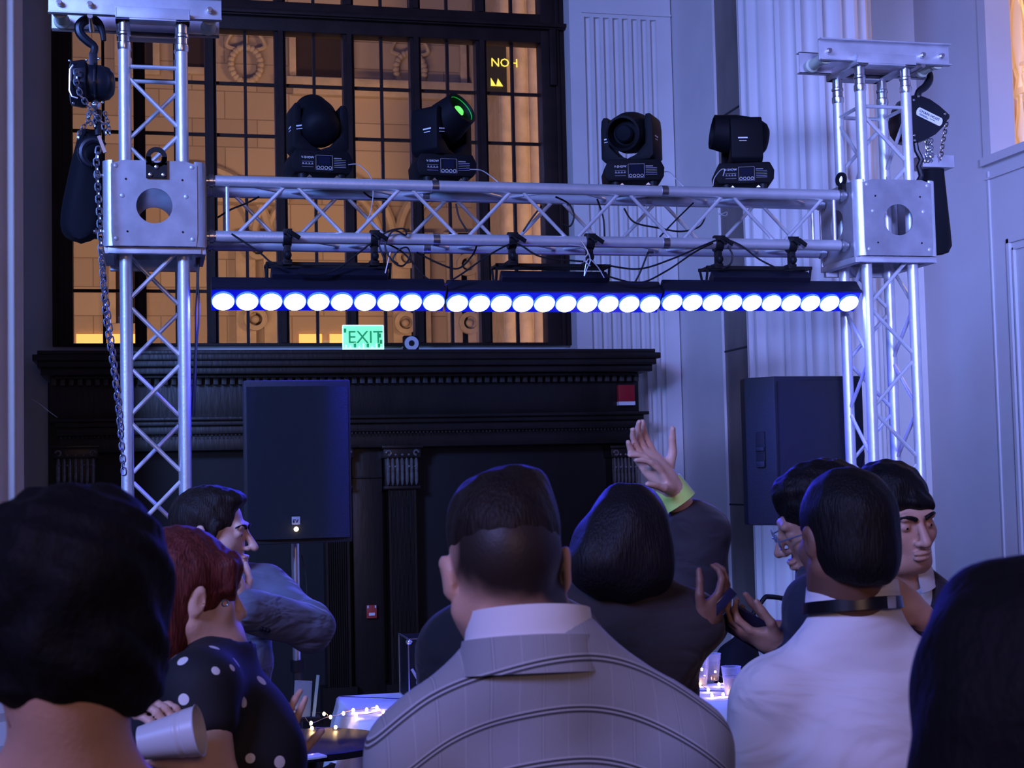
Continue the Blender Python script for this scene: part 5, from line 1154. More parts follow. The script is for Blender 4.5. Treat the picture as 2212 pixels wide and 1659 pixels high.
# ---- 3 red-haired woman in the dotted dress
d = 2.85; hc = PD(402, 1288, d)
m3 = Body('woman with auburn hair in a black dress with white dots, holding a pale cup', hc, V((-.02, -.02, 1)), V((.93, .36, -.10)), 1.02, .75, PD(395, 1480, d + .22), PD(440, 1478, d - .10), SK4)
rw = PD(395, 1640, d - .30); lw = PD(590, 1640, d - .05)
m3.shl = PD(480, 1458, d + .16); m3.shr = PD(432, 1492, d - .16); m3.mid = (m3.shl + m3.shr) / 2; m3.nb = PD(462, 1405, d + .02); m3.pel = V((m3.mid.x, m3.mid.y, .95)); m3.hipl = m3.pel - m3.bx * .08; m3.hipr = m3.pel + m3.bx * .08
m3.arm('r', PD(468, 1700, d - .24), PD(398, 1655, d - .24)); m3.arm('l', PD(560, 1690, d + .12), PD(578, 1652, d + .02))
S_ = m3.skinmesh(hands=({'w': m3.arms['r'][1], 'd': (PD(372, 1570, d - .26) - m3.arms['r'][1]), 'n': V((-.6, .5, .2)), 'side': 1, 'curl': .62, 'thumb': .8, 's': .95}, {'w': m3.arms['l'][1], 'd': (PD(610, 1540, d + .02) - m3.arms['l'][1]), 'n': V((.5, .8, .2)), 'side': -1, 'curls': (.12, .3, .75, .9), 'spread': .2, 's': .95}), step=.013, fstep=.0045)
DOT = bpy.data.materials.new('dotted_dress'); DOT.use_nodes = True; nt = DOT.node_tree; b = nt.nodes['Principled BSDF']; b.inputs['Roughness'].default_value = .8
tc = nt.nodes.new('ShaderNodeTexCoord'); vo = nt.nodes.new('ShaderNodeTexVoronoi'); vo.inputs['Scale'].default_value = 17; vo.inputs['Randomness'].default_value = .7; nt.links.new(tc.outputs['Object'], vo.inputs[0])
lt = nt.nodes.new('ShaderNodeMath'); lt.operation = 'LESS_THAN'; lt.inputs[1].default_value = .19; nt.links.new(vo.outputs['Distance'], lt.inputs[0])
mx = nt.nodes.new('ShaderNodeMixRGB'); mx.inputs[1].default_value = (.008, .008, .012, 1); mx.inputs[2].default_value = (.75, .72, .7, 1); nt.links.new(lt.outputs[0], mx.inputs[0]); nt.links.new(mx.outputs[0], b.inputs['Base Color'])
S = m3.grid(.4, .010, pad=.05); m3.torso(S, .010, .04, 1.25, 1.1)
m3.armsdf(S, 'r', .016, upper_to=.30); m3.armsdf(S, 'l', .016, upper_to=.35)
S.ell(m3.nb + V((.02, .0, .07)), (.085, .09, .07), None, .01, 's'); S.half((0, 0, .5), (0, 0, -1)); S.wrinkle(.002, 40, 40, 30, .7); S.build('dress', DOT, m3.t, 1)
S = SDF(hc - V((.2, .22, .26)), hc + V((.2, .2, .2)), .006); Lh = lambda x, y, z: hc + m3.R @ (V((x, y, z)) * m3.hs)
S.ell(Lh(0, -.018, .032), (.090, .106, .100), m3.R, .02); S.ell(Lh(0, -.055, -.05), (.082, .070, .11), m3.R, .03); S.ell(Lh(0, -.06, -.14), (.062, .045, .08), m3.R, .03); S.cone(Lh(.070, .045, .06), Lh(.076, .050, .02), .022, .012, .02); S.cone(Lh(-.078, .045, .05), Lh(-.080, .03, -.08), .02, .018, .02)
S.cone(Lh(.05, .066, .070), Lh(-.05, .066, .070), .018, .018, .02); S.cone(Lh(.056, .070, .055), Lh(.066, .066, .0), .012, .006, .015)
S.ell(Lh(.088, -.004, -.012), (.02, .026, .034), m3.R, .01, 's')
S.wrinkle(.0025, 150, 150, 25, 1); S.build('hair', H_RED, m3.t, 1)
q = PD(486, 1303, d - .1); MB().tube([q + V((.006 * math.cos(a), 0, .006 * math.sin(a) - .0)) for a in [k * .63 for k in range(11)]], .0016, 6).build('earring', mat('silver', (.9, .9, .92), .15, 1.0), m3.t)
q = m3.arms['l'][1]; q2 = (PD(610, 1540, d + .02) - q).normalized(); MB().lathe([(-.012, .034), (.012, .032), (.012, .030), (-.012, .032)], q - q2 * .005, q2, 24, cap=False).build('wristband', mat('neon_wristband', (.45, .8, .25), .5), m3.t)
# cup in her hand
def cup(name, label, base, ax, h, r0, r1, liquid=None, group=None, m=None):
    t = thing(name, label, 'cup', base, group); m = m or CLEAR
    prof = [(0, r0), (.002, r0)]; n = 9
    MB().lathe([(.001, r0 * .96), (0, r0), (h * .3, r0 + (r1 - r0) * .3), (h * .62, r0 + (r1 - r0) * .62), (h * .63, (r0 + (r1 - r0) * .63) * 1.03), (h * .68, (r0 + (r1 - r0) * .68) * 1.03), (h * .70, r0 + (r1 - r0) * .70), (h * .76, r0 + (r1 - r0) * .76), (h * .77, (r0 + (r1 - r0) * .78) * 1.03), (h * .98, r1), (h, r1 * 1.05), (h * 1.01, r1 * 1.03), (h * .985, r1 * .97), (h * .3, (r0 + (r1 - r0) * .3) * .97), (.004, r0 * .94)], base, ax, 32).build('cup_wall', m, t)
    if liquid: MB().lathe([(.004, r0 * .92), (liquid[1] * h, (r0 + (r1 - r0) * liquid[1]) * .95)], base, ax, 24).build('drink', liquid[0], t)
    return t
CL = bpy.data.materials.new('clear_plastic'); CL.use_nodes = True; nt = CL.node_tree; nt.nodes.clear(); o_ = nt.nodes.new('ShaderNodeOutputMaterial'); mx = nt.nodes.new('ShaderNodeMixShader'); tp = nt.nodes.new('ShaderNodeBsdfTransparent'); pb = nt.nodes.new('ShaderNodeBsdfPrincipled'); pb.inputs['Base Color'].default_value = (.7, .7, .8, 1); pb.inputs['Roughness'].default_value = .12; tp.inputs[0].default_value = (.93, .93, .97, 1)
lw_ = nt.nodes.new('ShaderNodeLayerWeight'); lw_.inputs[0].default_value = .35; ma = nt.nodes.new('ShaderNodeMath'); ma.operation = 'MULTIPLY_ADD'; ma.inputs[1].default_value = .8; ma.inputs[2].default_value = .10; nt.links.new(lw_.outputs['Facing'], ma.inputs[0]); nt.links.new(ma.outputs[0], mx.inputs[0]); nt.links.new(tp.outputs[0], mx.inputs[1]); nt.links.new(pb.outputs[0], mx.inputs[2]); nt.links.new(mx.outputs[0], o_.inputs[0]); CLEAR = CL
FROST = mat('frosted_cup', (.62, .6, .62), .35)
cbase = PD(305, 1605, d - .31); cup('plastic_cup', 'pale cup tipped on its side in the hand at the lower left', cbase, (PD(412, 1582, d - .31) - cbase).normalized(), .10, .028, .042, m=FROST)

# ---- 4 man in the blue-lit suit, profile to the right, arm up
d = 4.05; hc = PD(458, 1152, d)
m4 = Body('man in a grey-blue suit in profile, facing right with his elbow raised', hc, V((-.05, 0, 1)), V((.93, -.28, -.10)), 1.0, 2.2, PD(400, 1290, d - .05), PD(560, 1290, d + .0), SK4)
m4.nb = PD(470, 1262, d + .01); m4.shl = PD(575, 1285, d + .05); m4.shr = PD(395, 1300, d + .05)
m4.by = V((.5, -.86, 0)); m4.bx = V((-.86, -.5, 0)); m4.mid = (m4.shl + m4.shr) / 2; m4.pel = V((m4.mid.x, m4.mid.y, .95)); m4.hipl = m4.pel - m4.bx * .09; m4.hipr = m4.pel + m4.bx * .09
m4.arm('l', PD(668, 1355, d - .10), PD(512, 1310, d - .30)); m4.default_arm('r')
m4.sm = SK4
m4.skinmesh(hands=({'w': m4.arms['l'][1], 'd': PD(490, 1250, d - .30) - m4.arms['l'][1], 'n': V((-.3, .9, .1)), 'side': -1, 'curl': .8},), step=.014, fstep=.0042, nose=2.0)
m4.eyes(); m4.brows(H_BRN)
SUIT = cloth('blue_grey_suit', (.13, .15, .22), .9, 11, diag=-.5)
S = m4.grid(.4, .010, pad=.05); m4.torso(S, .018, .045, 1.0, 1.05); m4.armsdf(S, 'l', .024, .93); m4.armsdf(S, 'r', .022, .95)
S.half((0, 0, .72), (0, 0, -1)); S.ell(m4.nb + V((.0, -.02, .06)), (.085, .085, .05), None, .01, 's')
# open front
S.cone(m4.nb + m4.by * .13 + V((0, 0, -.03)), m4.mid + m4.by * .19 + V((0, 0, -.40)), .05, .012, .01, 's'); S.wrinkle(.004, 42, 34, 50, 2.2); S.build('suit_jacket', SUIT, m4.t, 1)
S = m4.grid(.6, .012, pad=.02); m4.torso(S, .004, .04); S.half((0, 0, .95), (0, 0, -1)); S.build('shirt', WSH, m4.t, 1)
collar(m4, WSH, .066, .076, .045, .02, .005, zc=.02)
el, wr = m4.arms['l']; dw = (wr - el).normalized(); MB().lathe([(0, .036), (.05, .034), (.05, .031), (0, .033)], wr - dw * .04, dw, 24, cap=False).build('shirt_cuff', WSH, m4.t)
bt_ = MB()
for k in range(3): q = PD(566 + k * 7, 1358 + k * 2, d - .30); bt_ = MB().ell(q, (.006, .004, .006), 8, 6); bt_.build('cuff_button', BLK, m4.t)
S = SDF(hc - V((.14, .14, .12)), hc + V((.14, .14, .18)), .005); Lh = lambda x, y, z: hc + m4.R @ (V((x, y, z)) * m4.hs)
S.ell(Lh(0, -.020, .040), (.0825, .100, .086), m4.R, .02); S.ell(Lh(0, .015, .098), (.060, .066, .026), m4.R, .02); S.ell(Lh(0, .060, .092), (.045, .022, .018), m4.R, .02); S.cone(Lh(-.075, .03, .03), Lh(-.078, .022, -.01), .012, .008, .01); S.cone(Lh(.075, .03, .03), Lh(.078, .022, -.01), .012, .008, .01)
S.half(Lh(0, 0, -.028), -(m4.R @ V((0, .25, 1))), .01); S.ell(Lh(0, .105, .045), (.065, .045, .05), m4.R, .01, 's'); S.wrinkle(.0018, 170, 150, 60, 2); S.build('hair', H_BRN, m4.t, 1)
S = SDF(hc - V((.14, .14, .16)), hc + V((.14, .14, .1)), .0045); S.ell(Lh(0, .024, -.040), (.0610, .0688, .078), m4.R, .02); S.ell(Lh(0, .062, -.090), (.0275, .0255, .0215), m4.R, .03); S.half(Lh(0, 0, -.045), m4.R @ V((0, .1, 1)), .005); S.ell(Lh(0, .1, -.06), (.028, .016, .010), m4.R, .004, 's'); S.build('beard', hairmat('stubble', (.05, .035, .03), bs=400), m4.t, 0)
m4.trousers(lum('blue_trousers', (.06, .07, .12)))

# ---- 5 woman with long dark hair, back to us
d = 3.15; hc = PD(1352, 1186, d)
m5 = Body('woman with long loose dark hair seen from behind, right of the plaid jacket', hc, V((0, -.05, 1)), V((-.1, 1, -.05)), 1.0, .0, PD(1225, 1338, d + .03), PD(1505, 1345, d + .02), SK3)
m5.arm('r', PD(1400, 1470, d - .05), PD(1520, 1335, d - .02)); m5.default_arm('l')
m5.arms['r'] = (PD(1470, 1530, d - .02), PD(1520, 1350, d + .04))
m5.arms['r'] = (PD(1385, 1500, d + .10), PD(1515, 1352, d + .10))
m5.shr = PD(1490, 1350, d + .02)
m5.arms['r'] = (PD(1400, 1485, d - .10), PD(1512, 1352, d - .02))
m5.skinmesh(hands=({'w': m5.arms['r'][1], 'd': PD(1575, 1270, d) - m5.arms['r'][1], 'n': V((-.6, .6, .3)), 'side': 1, 'curl': .55, 's': .95},), step=.014, fstep=.0048)
TOP5 = lum('dark_knit_top', (.028, .02, .022)); S = m5.grid(.6, .011, pad=.05); m5.torso(S, .014, .045, 1.05); m5.armsdf(S, 'l', .015, .5); m5.armsdf(S, 'r', .016, .30)
S.half((0, 0, .8), (0, 0, -1)); S.wrinkle(.003, 28, 22, 26, .3); S.build('top', TOP5, m5.t, 1)
S = SDF(hc - V((.24, .2, .24)), hc + V((.24, .2, .2)), .007)
def h5(px, py, dd, r, k=.03): S.ell(PD(px, py, d + dd), r, None, k)
h5(1360, 1130, 0, (.082, .10, .085)); h5(1335, 1180, -.03, (.095, .09, .085)); h5(1320, 1220, -.045, (.092, .075, .06)); h5(1400, 1210, -.03, (.05, .07, .07)); h5(1283, 1235, -.03, (.042, .06, .045)); h5(1360, 1245, -.05, (.075, .055, .05))
S.wrinkle(.004, 70, 60, 9, 1.1); S.build('hair', hairmat('long_dark_hair', (.012, .009, .011), rough=.5), m5.t, 1); m5.trousers(TROU)
q = PD(1562, 1300, d - .03); qq = q + V((.01, -.02, .0))
ph = thing('phone', 'small dark phone glinting blue in the hand of the woman with long hair', 'phone', q); MB().box(q, (.065, .008, .02), Euler((0, -.75, 0)).to_matrix()).build('phone_body', mat('phone_gloss', (.02, .02, .05), .12), ph, bevel=.002)

# ---- 6 person beyond, arm raised with a bright wristband
d = 3.75; hc = PD(1345, 1180, d)
m6 = Body('person behind the long-haired woman, one arm raised with a lime wristband', hc, V((0, 0, 1)), V((0, 1, 0)), .92, .0, PD(1235, 1330, d), PD(1490, 1330, d), SK4)
m6.arm('r', PD(1510, 1150, d + .02), PD(1452, 1062, d - .02)); m6.default_arm('l'); m6.shr = PD(1500, 1330, d + .04)
m6.skinmesh(hands=({'w': PD(1442, 1045, d - .02), 'd': PD(1350, 930, d - .02) - PD(1442, 1045, d - .02), 'n': V((.3, -.6, .2)), 'side': 1, 'curls': (.25, .35, .3, .2), 'spread': .28, 's': 1.1},), step=.015, fstep=.005)
S = m6.grid(.7, .011, pad=.08); m6.torso(S, .02, .05); el, wr = m6.arms['r']; S.cone(m6.shr, el, .085, .075, .05); S.cone(el, PD(1490, 1118, d), .070, .044, .04); m6.armsdf(S, 'l', .02)
S.half((0, 0, .8), (0, 0, -1)); S.wrinkle(.004, 26, 22, 30, 1.3); S.build('jacket', lum('dark_jacket', (.03, .024, .03)), m6.t, 1); m6.trousers(TROU)
ax_ = (PD(1400, 990, d) - PD(1455, 1068, d)).normalized(); MB().lathe([(-.032, .046), (.028, .042), (.028, .040), (-.032, .044)], PD(1452, 1064, d - .01), ax_, 24, cap=False).build('wristband', mat('lime_wristband', (.62, .95, .22), .45), m6.t)
S = SDF(hc - V((.12, .12, .1)), hc + V((.12, .12, .15)), .008); S.ell(hc + V((0, -.01, .03)), (.078, .095, .088)); S.build('hair', H_BLK, m6.t, 1)

# ---- 7 dark-shouldered person left of the plaid jacket
d = 2.7; hc = PD(1092, 1215, d)
m7 = Body('person in black behind the man in plaid, only a dark shoulder showing', hc, V((0, 0, 1)), V((0, 1, 0)), .95, .0, PD(992, 1412, d), PD(1215, 1400, d), SK3)
m7.default_arm('l'); m7.default_arm('r'); m7.skinmesh(step=.016, fstep=.006)
S = m7.grid(.7, .013, pad=.05); m7.torso(S, .02, .05)
for k_ in 'lr': m7.armsdf(S, k_, .02)
S.half((0, 0, .8), (0, 0, -1)); S.build('black_shirt', lum('black_cloth', (.010, .010, .014)), m7.t, 1); m7.trousers(TROU)
S = SDF(hc - V((.12, .12, .1)), hc + V((.12, .12, .15)), .008); S.ell(hc + V((0, -.01, .03)), (.078, .095, .088)); S.build('hair', H_BLK, m7.t, 1)

# ---- 8 man in the white shirt with a black band under the collar
d = 2.82; hc = PD(1826, 1165, d)
m8 = Body('man seen from behind in a white shirt with a black band round its collar', hc, V((.03, -.10, 1)), V((-.1, 1, -.08)), 1.02, -.12, PD(1668, 1505, d), PD(2030, 1475, d + .05), SK3)
m8.nb = PD(1845, 1345, d + .03); m8.default_arm('l'); m8.default_arm('r')
m8.arms['l'] = (PD(1600, 1760, d + .02), PD(1640, 1980, d + .15))
m8.skinmesh()
S = m8.grid(.5, .009, pad=.05); m8.torso(S, .014, .05, 1.08, 1.05)
for k_ in 'lr': m8.armsdf(S, k_, .024)
S.half((0, 0, .85), (0, 0, -1))
# drape folds: shallow diagonal creases across the back
for (a_, b_, r_) in (((1800, 1392), (2010, 1372), .012), ((1760, 1420), (2040, 1400), .010), ((1850, 1560), (2030, 1480), .014), ((1820, 1600), (2020, 1530), .012), ((1760, 1350), (1700, 1420), .010), ((1720, 1640), (1690, 1560), .015)):
    p = PD(*a_, d - .14); q = PD(*b_, d - .14); S.cone(p, q, r_, r_ * .6, .03, 's')
S.wrinkle(.0035, 20, 18, 38, 1.9); S.ell(m8.nb + V((0, .0, .075)), (.075, .085, .055), None, .01, 's'); S.build('shirt', WSH, m8.t, 2)
collar(m8, WSH, .080, .084, .036, .012, .005, zc=.038); collar(m8, mat('black_satin', (.006, .006, .008), .3), .087, .090, .022, .012, .004, name='collar_band', zc=.022)
q = m8.nb - m8.by * .094 + m8.bx * .02 + V((0, 0, .044)); MB().box(q - m8.by * -.0, (.018, .006, .022), Matrix((m8.bx, m8.by, V((0, 0, 1)))).transposed()).build('band_clasp', mat('clasp_grey', (.3, .3, .33), .4), m8.t, bevel=.001)
S = SDF(hc - V((.14, .14, .16)), hc + V((.14, .14, .18)), .0055); Lh = lambda x, y, z: hc + m8.R @ (V((x, y, z)) * m8.hs)
S.ell(Lh(0, -.016, .038), (.086, .105, .096), m8.R, .02); S.ell(Lh(0, -.045, -.03), (.076, .072, .075), m8.R, .03); S.ell(Lh(0, .12, -.03), (.08, .09, .1), m8.R, .01, 's'); S.half(Lh(0, -.1, -.095), -(m8.R @ V((0, -.4, 1))), .01); S.wrinkle(.0015, 120, 110, 20, .4); S.build('hair', H_BLK, m8.t, 1); m8.trousers(TROU)

# ---- 9 man with glasses looking at his phone
d = 3.28; hc = PD(1778, 1128, d)
m9 = Body('man with glasses and dark hair looking down at a phone, behind the white shirt', hc, V((-.1, -.1, 1)), V((-.88, .30, -.35)), 1.0, -1.0, PD(1745, 1340, d - .1), PD(1850, 1340, d + .15), SK2)
m9.nb = PD(1800, 1255, d); m9.shl = PD(1765, 1320, d - .12); m9.shr = PD(1850, 1320, d + .16); m9.mid = (m9.shl + m9.shr) / 2; m9.pel = V((m9.mid.x, m9.mid.y, .95)); m9.hipl = m9.pel - m9.bx * .08; m9.hipr = m9.pel + m9.bx * .08
m9.arm('l', PD(1760, 1480, d - .05), PD(1690, 1392, d - .10)); m9.arm('r', PD(1800, 1450, d + .2), PD(1700, 1372, d + .02))
m9.skinmesh(hands=({'w': m9.arms['l'][1], 'd': PD(1625, 1372, d - .1) - m9.arms['l'][1], 'n': V((.1, .3, .9)), 'side': -1, 'curl': .55}, {'w': m9.arms['r'][1], 'd': PD(1640, 1360, d) - m9.arms['r'][1], 'n': V((0, -.3, .9)), 'side': 1, 'curl': .5}), fstep=.0045)
S = m9.grid(.6, .011, pad=.05); m9.torso(S, .016, .045); m9.armsdf(S, 'l', .018, .85); m9.armsdf(S, 'r', .018, .85); S.half((0, 0, .85), (0, 0, -1)); S.ell(m9.nb + V((0, 0, .075)), (.08, .08, .05), None, .01, 's'); S.wrinkle(.003, 30, 30, 30, .2); S.build('shirt', lum('navy_shirt', (.015, .018, .04)), m9.t, 1); m9.trousers(TROU)
Lh = lambda x, y, z: hc + m9.R @ (V((x, y, z)) * m9.hs); S = SDF(hc - V((.15, .15, .14)), hc + V((.15, .15, .18)), .006)
S.ell(Lh(0, -.018, .050), (.0835, .101, .084), m9.R, .02); S.ell(Lh(0, .018, .095), (.060, .062, .030), m9.R, .03); S.ell(Lh(0, -.05, -.005), (.066, .056, .06), m9.R, .02); S.ell(Lh(0, .125, .02), (.085, .05, .055), m9.R, .01, 's'); S.wrinkle(.003, 110, 110, 80, .9); S.build('hair', H_BLK, m9.t, 1)
gl_ = MB()
for q in (-1, 1):
    gl_.tube([Lh(q * .032 + .022 * math.cos(a), .108, .002 + .017 * math.sin(a)) for a in [k * PI / 8 for k in range(16)]], .0018, 6, closed=True).tube([Lh(q * .054, .106, .006), Lh(q * .080, .06, .008), Lh(q * .084, -.01, .004)], .0018, 6)
gl_.tube([Lh(-.010, .110, .005), Lh(0, .114, .008), Lh(.010, .110, .005)], .0018, 6); gl_.build('glasses', mat('pale_frame', (.5, .55, .75), .2, .8), m9.t)
q = PD(1625, 1362, d - .07); ph = thing('phone', 'black phone held flat in the hands of the man with glasses', 'phone', q); MB().box(q, (.15, .075, .009), Euler((-.7, .55, .1)).to_matrix()).build('phone_body', mat('phone_gloss', (.02, .02, .05), .12), ph, bevel=.003)

# ---- 10 man facing us at the right
d = 3.8; hc = PD(1938, 1122, d)
m10 = Body('young man facing the camera with a dark fringe and open white collar', hc, V((-.12, .02, 1)), V((.10, -.96, -.20)), 1.1, PI + .25, PD(2025, 1300, d), PD(1880, 1330, d + .1), SK1)
m10.nb = PD(1945, 1262, d + .03); m10.shl = PD(2012, 1310, d + .03); m10.shr = PD(1870, 1340, d + .03); m10.mid = (m10.shl + m10.shr) / 2; m10.pel = V((m10.mid.x, m10.mid.y, .95)); m10.hipl = m10.pel - m10.bx * .08; m10.hipr = m10.pel + m10.bx * .08
m10.arm('l', PD(2030, 1500, d - .05), PD(1990, 1330, d - .22)); m10.default_arm('r')
m10.skinmesh(hands=({'w': m10.arms['l'][1], 'd': PD(1935, 1283, d - .24) - m10.arms['l'][1], 'n': V((0, .9, -.2)), 'side': 1, 'curl': .45, 'spread': .16},), fstep=.004, smile=-.002)
m10.eyes(); m10.brows(H_BLK, .0058)
S = m10.grid(.6, .010, pad=.05); m10.torso(S, .014, .045); m10.armsdf(S, 'l', .018, .8); m10.armsdf(S, 'r', .018, .85); S.half((0, 0, .85), (0, 0, -1)); S.cone(m10.nb + V((0, -.03, .05)), m10.nb + V((0, -.12, -.10)), .075, .02, .01, 's'); S.wrinkle(.003, 30, 30, 30, .2); S.build('sweater', lum('dark_sweater', (.03, .02, .03)), m10.t, 1)
S = m10.grid(.9, .010, pad=.02); m10.torso(S, .002, .04); S.half((0, 0, 1.1), (0, 0, -1)); S.cone(m10.nb + V((0, -.05, .05)), m10.nb + V((0, -.11, -.02)), .05, .01, .01, 's'); S.build('shirt', WSH, m10.t, 1)
collar(m10, WSH, .070, .086, .050, .03, .005, zc=.012); m10.trousers(TROU)
Lh = lambda x, y, z: hc + m10.R @ (V((x, y, z)) * m10.hs); S = SDF(hc - V((.17, .15, .14)), hc + V((.17, .15, .18)), .0055)
S.ell(Lh(0, -.02, .052), (.0845, .102, .086), m10.R, .02); S.ell(Lh(.02, -.01, .085), (.070, .085, .05), m10.R, .03); S.ell(Lh(0, -.05, .0), (.068, .058, .06), m10.R, .02); S.cone(Lh(.042, .062, .058), Lh(-.042, .064, .050), .017, .015, .02); S.cone(Lh(.0, .076, .060), Lh(-.040, .074, .040), .013, .009, .02); S.cone(Lh(-.074, .02, .03), Lh(-.078, .010, -.005), .011, .007, .01); S.cone(Lh(.074, .02, .03), Lh(.078, .010, -.005), .011, .007, .01); S.wrinkle(.003, 100, 110, 60, .9); S.build('hair', H_BLK, m10.t, 1)

# ---- 11 dark head of hair cut by the right edge
d = 1.30; hc = PD(2245, 1560, d)
m11 = Body('person with loose black hair filling the lower right corner of the photo', hc, V((0, -.05, 1)), V((-.1, 1, -.05)), 1.0, .0, PD(2010, 1960, d + .1), PD(2560, 1960, d + .1), SK3)
m11.default_arm('l'); m11.default_arm('r'); m11.skinmesh(step=.016, fstep=.006)
S = SDF(hc - V((.24, .22, .42)), hc + V((.24, .2, .2)), .008)
def h11(px, py, dd, r, k=.03): S.ell(PD(px, py, d + dd), r, None, k)
h11(2245, 1400, 0, (.085, .10, .082)); h11(2200, 1500, -.02, (.078, .10, .10)); h11(2180, 1620, -.03, (.075, .09, .12)); h11(2290, 1600, -.03, (.09, .09, .13)); h11(2170, 1760, -.03, (.07, .08, .10)); h11(2240, 1760, -.03, (.10, .08, .10))
S.wrinkle(.004, 50, 50, 22, 1.1); S.build('hair', H_CURL, m11.t, 1)
cr = MB(); cr.tube(curve_pts([PD(2020, 1560, d), PD(2002, 1600, d - .01), PD(1990, 1625, d - .01), PD(1994, 1650, d), PD(2015, 1668, d)], 6), .003, 6); cr.tube(curve_pts([PD(2030, 1500, d), PD(2010, 1560, d), PD(1998, 1580, d)], 6), .002, 5); cr.build('loose_curl', H_CURL, m11.t)
S = m11.grid(.5, .014, pad=.05); m11.torso(S, .012, .045)
for k_ in 'lr': m11.armsdf(S, k_, .016)
S.half((0, 0, .8), (0, 0, -1)); S.build('top', lum('black_top', (.012, .012, .016)), m11.t, 1); m11.trousers(TROU)
# ================================================================== TABLES AND SMALL THINGS
CLOTH = mat('white_tablecloth', (.72, .72, .75), .85, bump=.15, bscale=12)
ZT = .76
def table(name, label, xa, xb, ya, yb, clothlabel, drop=.24, cm=None, seed=0, clothcat='tablecloth'):
    t = thing(name, label, 'table', ((xa + xb) / 2, (ya + yb) / 2, 0))
    MB().bb((xa + .02, ya + .02, ZT - .035), (xb - .02, yb - .02, ZT - .008)).build('tabletop', BLKM, t, bevel=.004)
    for x in (xa + .08, xb - .08):
        for y in (ya + .08, yb - .08): MB().cyl((x, y, 0), (x, y, ZT - .035), .014, 10).build('leg', STEEL, t)
    # cloth: top, rounded edge, wavy skirt
    n = 120; per = []; W_ = xb - xa; D_ = yb - ya; P = 2 * (W_ + D_); r = .04
    for k in range(n):
        s = P * k / n
        if s < W_: p = (xa + s, ya, 0, -1)
        elif s < W_ + D_: p = (xb, ya + s - W_, 1, 0)
        elif s < 2 * W_ + D_: p = (xb - (s - W_ - D_), yb, 0, 1)
        else: p = (xa, yb - (s - 2 * W_ - D_), -1, 0)
        per.append(p)
    mb = MB(); vs = []; rings = [(-.03, ZT, 0), (-.004, ZT, 0), (.006, ZT - .008, 0), (.012, ZT - .03, .1)] + [(.018 + .05 * (j / 8), ZT - .03 - drop * j / 8, .2 + .8 * j / 8) for j in range(1, 9)]
    for off, z, wv in rings:
        for k, (x, y, nx, ny) in enumerate(per):
            w = wv * .028 * math.sin(k * 2 * PI * 13 / n + 1.3 * math.sin(k * .21 + seed)) ; cd_ = min(abs(x - xa), abs(x - xb)) + min(abs(y - ya), abs(y - yb)); cz = -wv * .12 * max(0, 1 - cd_ / .18)
            vs.append((x + nx * (off + w), y + ny * (off + w), z + cz * .8))
    m = len(rings); fs = [(j * n + k, j * n + (k + 1) % n, (j + 1) * n + (k + 1) % n, (j + 1) * n + k) for j in range(m - 1) for k in range(n)] + [tuple(range(n))]
    mb.add(vs, fs); tag(mb.build('tablecloth', cm or CLOTH, angle=70), clothlabel, clothcat)
    return t
a = PZ(735, 1503, ZT); b = PZ(770, 1560, ZT)
LY0, LY1 = b.y, a.y; LX = (a.x + b.x) / 2
table('banquet_table', 'table behind the plaid jacket carrying a road case, left of centre', LX, LX + 1.05, LY0, LY1, 'white cloth on the table left of the plaid jacket, its corner hanging loose', .20)
a = PZ(1545, 1470, ZT); b = PZ(1545, 1517, ZT); RX = b.x - .30
table('banquet_table', 'table with plastic cups and fairy lights, between the plaid jacket and the white shirt', RX, RX + .95, b.y, b.y + .55, 'white cloth on the table that carries the plastic cups', .55, seed=2)
# dark table further left
dt = PZ(668, 1600, ZT)
t = thing('dark_table', 'small dark round table beside the left speaker pole, fairy lights across it', 'table', (dt.x, dt.y, 0))
MB().lathe([(ZT - .03, .28), (ZT - .028, .30), (ZT - .004, .30), (ZT, .29)], (dt.x, dt.y, 0), n=40).build('tabletop', mat('dark_tabletop', (.008, .006, .007), .5, spec=.2), t)
MB().cyl((dt.x, dt.y, .03), (dt.x, dt.y, ZT - .03), .035, 14).lathe([(0, .24), (.015, .24), (.03, .06)], (dt.x, dt.y, 0), n=24).build('pedestal', BLKM, t)
# road case on the left table
q = PY(866, 1490, LY1 - .06); cx0 = q.x; zc1 = PY(866, 1381, LY1 - .28).z
rc = thing('road_case', 'black road case with bright metal edges standing on the white-clothed table', 'case', (cx0 + .25, LY1 - .2, ZT))
MB().bb((cx0, LY1 - .30, ZT + .003), (cx0 + .5, LY1 - .04, zc1)).build('case_body', BLK, rc, bevel=.004)
eg = MB()
for x in (cx0 - .004, cx0 + .5):
    for y in (LY1 - .304, LY1 - .04): eg.bb((x, y, ZT), (x + .006, y + .006, zc1 + .003))
for z in (ZT + .003, zc1 - .002): eg.bb((cx0 - .003, LY1 - .304, z), (cx0 + .5, LY1 - .298, z + .006)).bb((cx0 - .004, LY1 - .30, z), (cx0 + .002, LY1 - .04, z + .006))
eg.build('edge_trim', STEEL, rc)
for z in (ZT + .018, zc1 - .012): MB().ell((cx0 + .004, LY1 - .296, z), (.016, .016, .014), 10, 8).build('ball_corner', STEEL, rc)
for k in range(4): MB().bb((cx0 + .03, LY1 - .308, ZT + .03 + k * .045), (cx0 + .042, LY1 - .303, ZT + .045 + k * .045)).build('rack_screw', STEEL, rc)
MB().box((cx0 + .035, LY1 - .309, ZT + .10), (.012, .004, .10), Euler((0, -.5, 0)).to_matrix()).build('tape_strip', mat('grey_tape', (.25, .25, .3), .6), rc)
